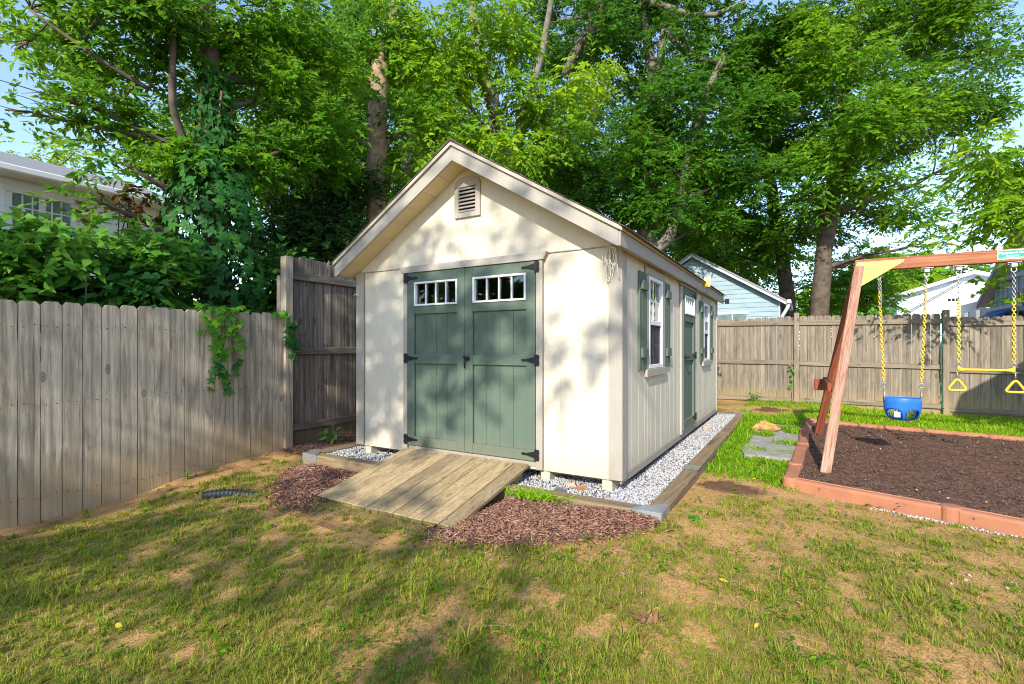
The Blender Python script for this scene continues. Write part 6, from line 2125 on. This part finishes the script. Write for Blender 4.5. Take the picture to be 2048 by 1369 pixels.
def shade_tree(name, label, base, top, targets, seed):
    R = np.random.default_rng(seed)
    root = thing(name, label, 'tree', (base[0], base[1], g1(base[0], base[1])), 'trees around the yard')
    off = np.array(root.location)
    mb = MB()
    b0 = Vector(base)
    t0 = Vector(top)
    pts = [b0.lerp(t0, q) + Vector((0.15 * math.sin(q * 4), 0.1 * math.cos(q * 5), 0)) for q in np.linspace(0, 1, 12)]
    mb.tube([p - Vector(off) for p in pts], [0.26 * (1 - 0.75 * q) for q in np.linspace(0, 1, 12)], 10, rough=0.08)
    res = []
    for i, (tx, ty, tz_, d, r, cv) in enumerate(targets):
        c = Vector((tx, ty, tz_)) + TS * d
        L_, W_ = 0.12, 0.065
        n_ = int(cv * math.pi * r * r / (L_ * W_ * 0.38))
        res.append(sprays(c, (r, r, r), n_, R, L_, W_, per=9, slen=0.3, clump=0.2, pack=15))
        p = min(pts[4:], key=lambda e_: (e_ - c).length + 0.8 * max(0, e_.z - c.z + 0.4))
        limb(p - Vector(off), c - Vector(off), 0.05, 0.008, 7, 0.1, seed + i, mb, 6)
    mb.build('trunk', BARK, root, True)
    k_ = lambda i: np.concatenate([q[i] for q in res])
    V, F = leaf_quads(k_(0) - off, k_(1), k_(2), k_(3), k_(4))
    np_mesh('crown', V, F, LEAF4, root, np.repeat(k_(5), 2))


WALL = [(-1.55, 0, 1.3, 9.5, .3, .8), (-2.0, 0, 1.75, 9.5, .3, .8), (-2.7, 0, 1.75, 10.5, .45, 2.0), (-2.75, 0, 1.05, 10.2, .48, 2.0), (-2.8, 0, .45, 10.2, .42, 1.3), (-2.25, 0, 1.5, 11.0, .45, 1.3), (-1.8, 0, 1.75, 11.3, .38, 1.2), (-1.3, 0, 1.6, 11.0, .38, 1.15), (-1.95, 0, 1.1, 11.2, .36, .9), (-1.35, 0, 1.1, 11.0, .33, .85), (-2.15, 0, .55, 11.4, .30, .6), (-1.5, 0, .55, 11.1, .25, .45),
        (-.95, 0, 1.35, 11.2, .28, .8), (-.55, 0, 1.55, 11.0, .20, .6), (-.3, 0, 1.35, 11.2, .22, .5), (-.5, 0, 1.05, 11.1, .18, .4), (-.05, 0, 1.2, 11.1, .22, .6), (-1.9, 0, 2.3, 11.2, .16, .5), (-1.1, 0, 2.25, 11.0, .14, .35), (-.75, 0, 2.2, 11.1, .18, .4), (-2.3, 0, 2.15, 11.0, .16, .5), (-1.0, -.27, 2.75, 11.0, .16, .5), (-2.1, -.27, 2.6, 11.1, .3, .4), (-.3, -.27, 2.3, 11.0, .16, .5), (-2.95, -.27, 2.15, 11.0, .35, 1.1), (-1.65, -.3, 2.95, 11.0, .16, .4)]
shade_tree('yard_tree', 'leafy tree in the near yard shading the shed doors', (-4.6, -11.0, -0.3), (-4.0, -10.6, 8.6), WALL, 301)
LAWNS = []
for (u, v_, r, cv) in ((640, 985, .4, .9), (700, 950, .25, .6), (520, 985, .3, .6), (420, 1010, .28, .6), (330, 1050, .22, .5), (600, 1060, .22, .6), (700, 1085, .22, .7), (780, 1110, .16, .6), (850, 1060, .15, .4), (480, 1090, .12, .5), (250, 1110, .22, .7), (120, 1120, .28, .8), (20, 1130, .3, .8), (180, 1170, .15, .8), (940, 1110, .16, .9), (970, 1215, .10, .9), (930, 1260, .07, .8), (1000, 1300, .06, .7), (700, 1010, .2, .4), (-200, 1180, .4, .7), (780, 980, .18, .55), (850, 940, .2, .5), (760, 1030, .12, .5)):
    Yd = 1.32 * 980 / (v_ - 695)
    p = C(u, v_, Yd)
    LAWNS.append((p.x, p.y, -0.1, 10.2, r, cv * 0.48))
for yy in (-4.6, -3.9, -3.2, -2.5, -1.8, -1.1, -0.4, 0.5):
    LAWNS.append((-4.05, yy, 0.3, 10.2, .5, .4))
    LAWNS.append((-4.05, yy, 1.1, 10.5, .5, .4))
    LAWNS.append((-4.05, yy + .3, 1.9, 10.2, .4, .35))
shade_tree('yard_tree', 'broad tree in the near yard shading the left fence and lawn', (-3.7, -14.5, -0.3), (-3.4, -14.0, 8.2), LAWNS, 302)

# a dense row of trees behind the viewer on the left, mirrored in the door glass
R = np.random.default_rng(404)
for i, (hx, hy) in enumerate(((-9.0, -13.0), (-12.5, -14.5), (-6.5, -16.0), (-10.0, -18.0))):
    root = thing('hedge_tree', ['bushy tree at the near end of the neighbour row', 'bushy tree second in the neighbour row', 'bushy tree at the far corner of the neighbour row', 'bushy tree set back behind the neighbour row'][i], 'tree', (hx, hy, g1(hx, hy)), 'trees around the yard')
    res = [sprays((0, 0, z), (2.3, 2.3, 1.7), 2600, R, 0.26, 0.15, per=8, slen=0.6, clump=0.6) for z in (1.6, 3.6, 5.6)]
    k_ = lambda j: np.concatenate([q[j] for q in res])
    V, F = leaf_quads(k_(0), k_(1), k_(2), k_(3), k_(4))
    np_mesh('crown', V, F, LEAF3, root, np.repeat(k_(5), 2))
    MB().tube([(0, 0, -0.2), (0.05, 0, 2), (0, 0.1, 5.5)], [0.2, 0.15, 0.05], 8, rough=0.08).build('trunk', BARKD, root, True)

# play tower carrying the other end of the swing beam, right of the picture
pt = thing('play_tower', 'red stained play tower with peaked roof carrying the swing beam', 'play tower')
for px in (4.76, 6.05):
    for py in (2.30, 3.52):
        box('post', SWINGZ, pt, px, px + 0.09, py, py + 0.09, -0.05, 2.75, 0.006)
for k in range(9):
    box('deck_board', SWINGX, pt, 4.86, 6.04, 2.40 + k * 0.125, 2.40 + k * 0.125 + 0.118, 1.28, 1.31, 0.003)
for py in (2.275, 3.615):
    box('rail', SWINGX, pt, 4.76, 6.14, py, py + 0.022, 1.95, 2.05, 0.004)
    box('rail', SWINGX, pt, 4.76, 6.14, py, py + 0.022, 1.22, 1.34, 0.004)
for s_ in (-1, 1):
    n = 7
    for k in range(n):
        xa, xb = 5.45 + s_ * 0.95 * k / n, 5.45 + s_ * (0.95 * (k + 1) / n - 0.006)
        MB().prism([(xa, 3.40 - abs(xa - 5.45) * 0.75), (xb, 3.40 - abs(xb - 5.45) * 0.75), (xb, 3.42 - abs(xb - 5.45) * 0.75), (xa, 3.42 - abs(xa - 5.45) * 0.75)], 'y', 2.12, 3.80).build('roof_board', SWINGX, pt)
for py in (2.30, 3.59):
    MB().prism([(4.80, 2.72), (6.10, 2.72), (5.45, 3.38)], 'y', py, py + 0.02).build('gable_board', SWINGZ, pt)
# house added out of view at the near right, blocking sky from the side wall
hm = thing('added_house', 'unseen beige sided house with grey roof, added at the near right to block sky light', 'house')
HM = siding('beige_siding', (0.42, 0.37, 0.30), 0.3)
MB().prism([(7.6, -0.4), (15.5, -0.4), (15.5, 3.2), (11.5, 5.4), (7.6, 3.2)], 'y', -12.5, -2.6).build('wall', HM, hm)
for s_ in (-1, 1):
    MB().prism([(11.5, 5.52), (11.5 + s_ * 4.4, 3.1), (11.5 + s_ * 4.4, 3.0), (11.5, 5.41)], 'y', -12.9, -2.2).build('roof', RG, hm)
for yy in (-4.6, -7.5, -10.2):
    wn = box('window', PANE, hm, 7.55, 7.598, yy, yy + 1.1, 0.9, 2.3, 0.004)
    box('frame', HT, wn, 7.53, 7.549, yy - 0.08, yy + 1.18, 2.305, 2.40, 0.004)
    box('frame', HT, wn, 7.53, 7.549, yy - 0.08, yy + 1.18, 0.80, 0.895, 0.004)
    box('frame', HT, wn, 7.53, 7.549, yy + 0.52, yy + 0.58, 0.90, 2.30, 0.004)

# nail heads where boards meet rails
def nails(par, P, axis_, mat=None):
    mb = MB()
    for (x_, y_, z_) in P:
        p = Vector((x_, y_, z_))
        d = Vector((0.004, 0, 0)) if axis_ == 'x' else Vector((0, -0.004, 0))
        mb.tube([p, p + d], 0.0045, 5)
    o = mb.build('nail_heads', NAIL, par)
    o['kind'] = 'stuff'


NAIL = plain('rusty_nail', (0.07, 0.05, 0.04), 0.7, 0.3, bmp=0)
P = []
y = -0.23 - 0.1364 * 44
while y < -0.24:
    for z in (-0.02, 0.75, 1.38):
        for q in (0.035, 0.10):
            P.append((-4.0885, y + q, z + random.uniform(-0.02, 0.02)))
    y += 0.1364
nails(fl, P, 'x')
P = []
for k in range(10):
    xa = -2.298 + k * pw_r
    for q in (0.03, 0.11):
        for f in (0.06, 0.5, 0.94):
            c = MR @ Vector((xa + q, LR * f, -0.002))
            P.append((c.x, c.y, c.z))
mb = MB()
for p in P:
    mb.tube([Vector(p), Vector(p) + Vector((0, 0, 0.004))], 0.0045, 6)
o = mb.build('nail_heads', NAIL, ramp_t)
o['kind'] = 'stuff'

# broad-leaved weeds and clover through the lawn
R = np.random.default_rng(909)
n = 900
r = np.exp(R.uniform(math.log(1.4), math.log(6.5), n))
an = R.uniform(-1.0, 1.0, n)
X = CAM.x + r * (np.cos(an) * FWD[0] + np.sin(an) * RGT[0])
Y = CAM.y + r * (np.cos(an) * FWD[1] + np.sin(an) * RGT[1])
k = ~blocked(X, Y) & (vnoise(X, Y, 0.6, 81) > 0.45)
X, Y = X[k], Y[k]
m_ = len(X)
per = 9
q = R.uniform(0, 2 * math.pi, (m_, per))
rad = R.uniform(0.005, 0.03, (m_, per))
Px = (X[:, None] + np.cos(q) * rad).ravel()
Py = (Y[:, None] + np.sin(q) * rad).ravel()
P = np.stack([Px, Py, ground(Px, Py) + R.uniform(0.01, 0.035, m_ * per)], -1)
A = np.stack([np.cos(q).ravel(), np.sin(q).ravel(), R.uniform(-0.3, 0.3, m_ * per)], -1)
N = unit(np.array([0, 0, 1.0]) + R.normal(size=(m_ * per, 3)) * 0.35)
V, F = leaf_quads(P, unit(A), N, R.uniform(0.015, 0.042, m_ * per), R.uniform(0.008, 0.018, m_ * per))
tag(np_mesh('lawn_weeds', V, F, LEAF4, None, np.repeat(np.clip(R.normal(0.5, 0.2, m_ * per), 0, 0.85), 2)), 'low broad leaved weeds and clover through the lawn', None, None, 'stuff')
# chips and crumbs strayed from the beds into the grass
n = 1100
X = np.concatenate([R.normal(-0.3, 0.6, n // 2), R.normal(-2.6, 0.45, n // 2)])
Y = np.concatenate([R.normal(-1.15, 0.22, n // 2), R.normal(-1.15, 0.3, n // 2)])
k = ~((X > -2.3) & (X < -0.83) & (Y > -1.16)) & (Y < -0.47)
X, Y = X[k], Y[k]
tag(chips(np.stack([X, Y, ground(X, Y) + 0.012], -1), R.uniform(0.015, 0.06, len(X)), R.uniform(0.004, 0.012, len(X)), R.beta(2.2, 2, len(X)), 'stray_chips', CHIPR), 'stray mulch chips scattered into the grass', None, None, 'stuff')
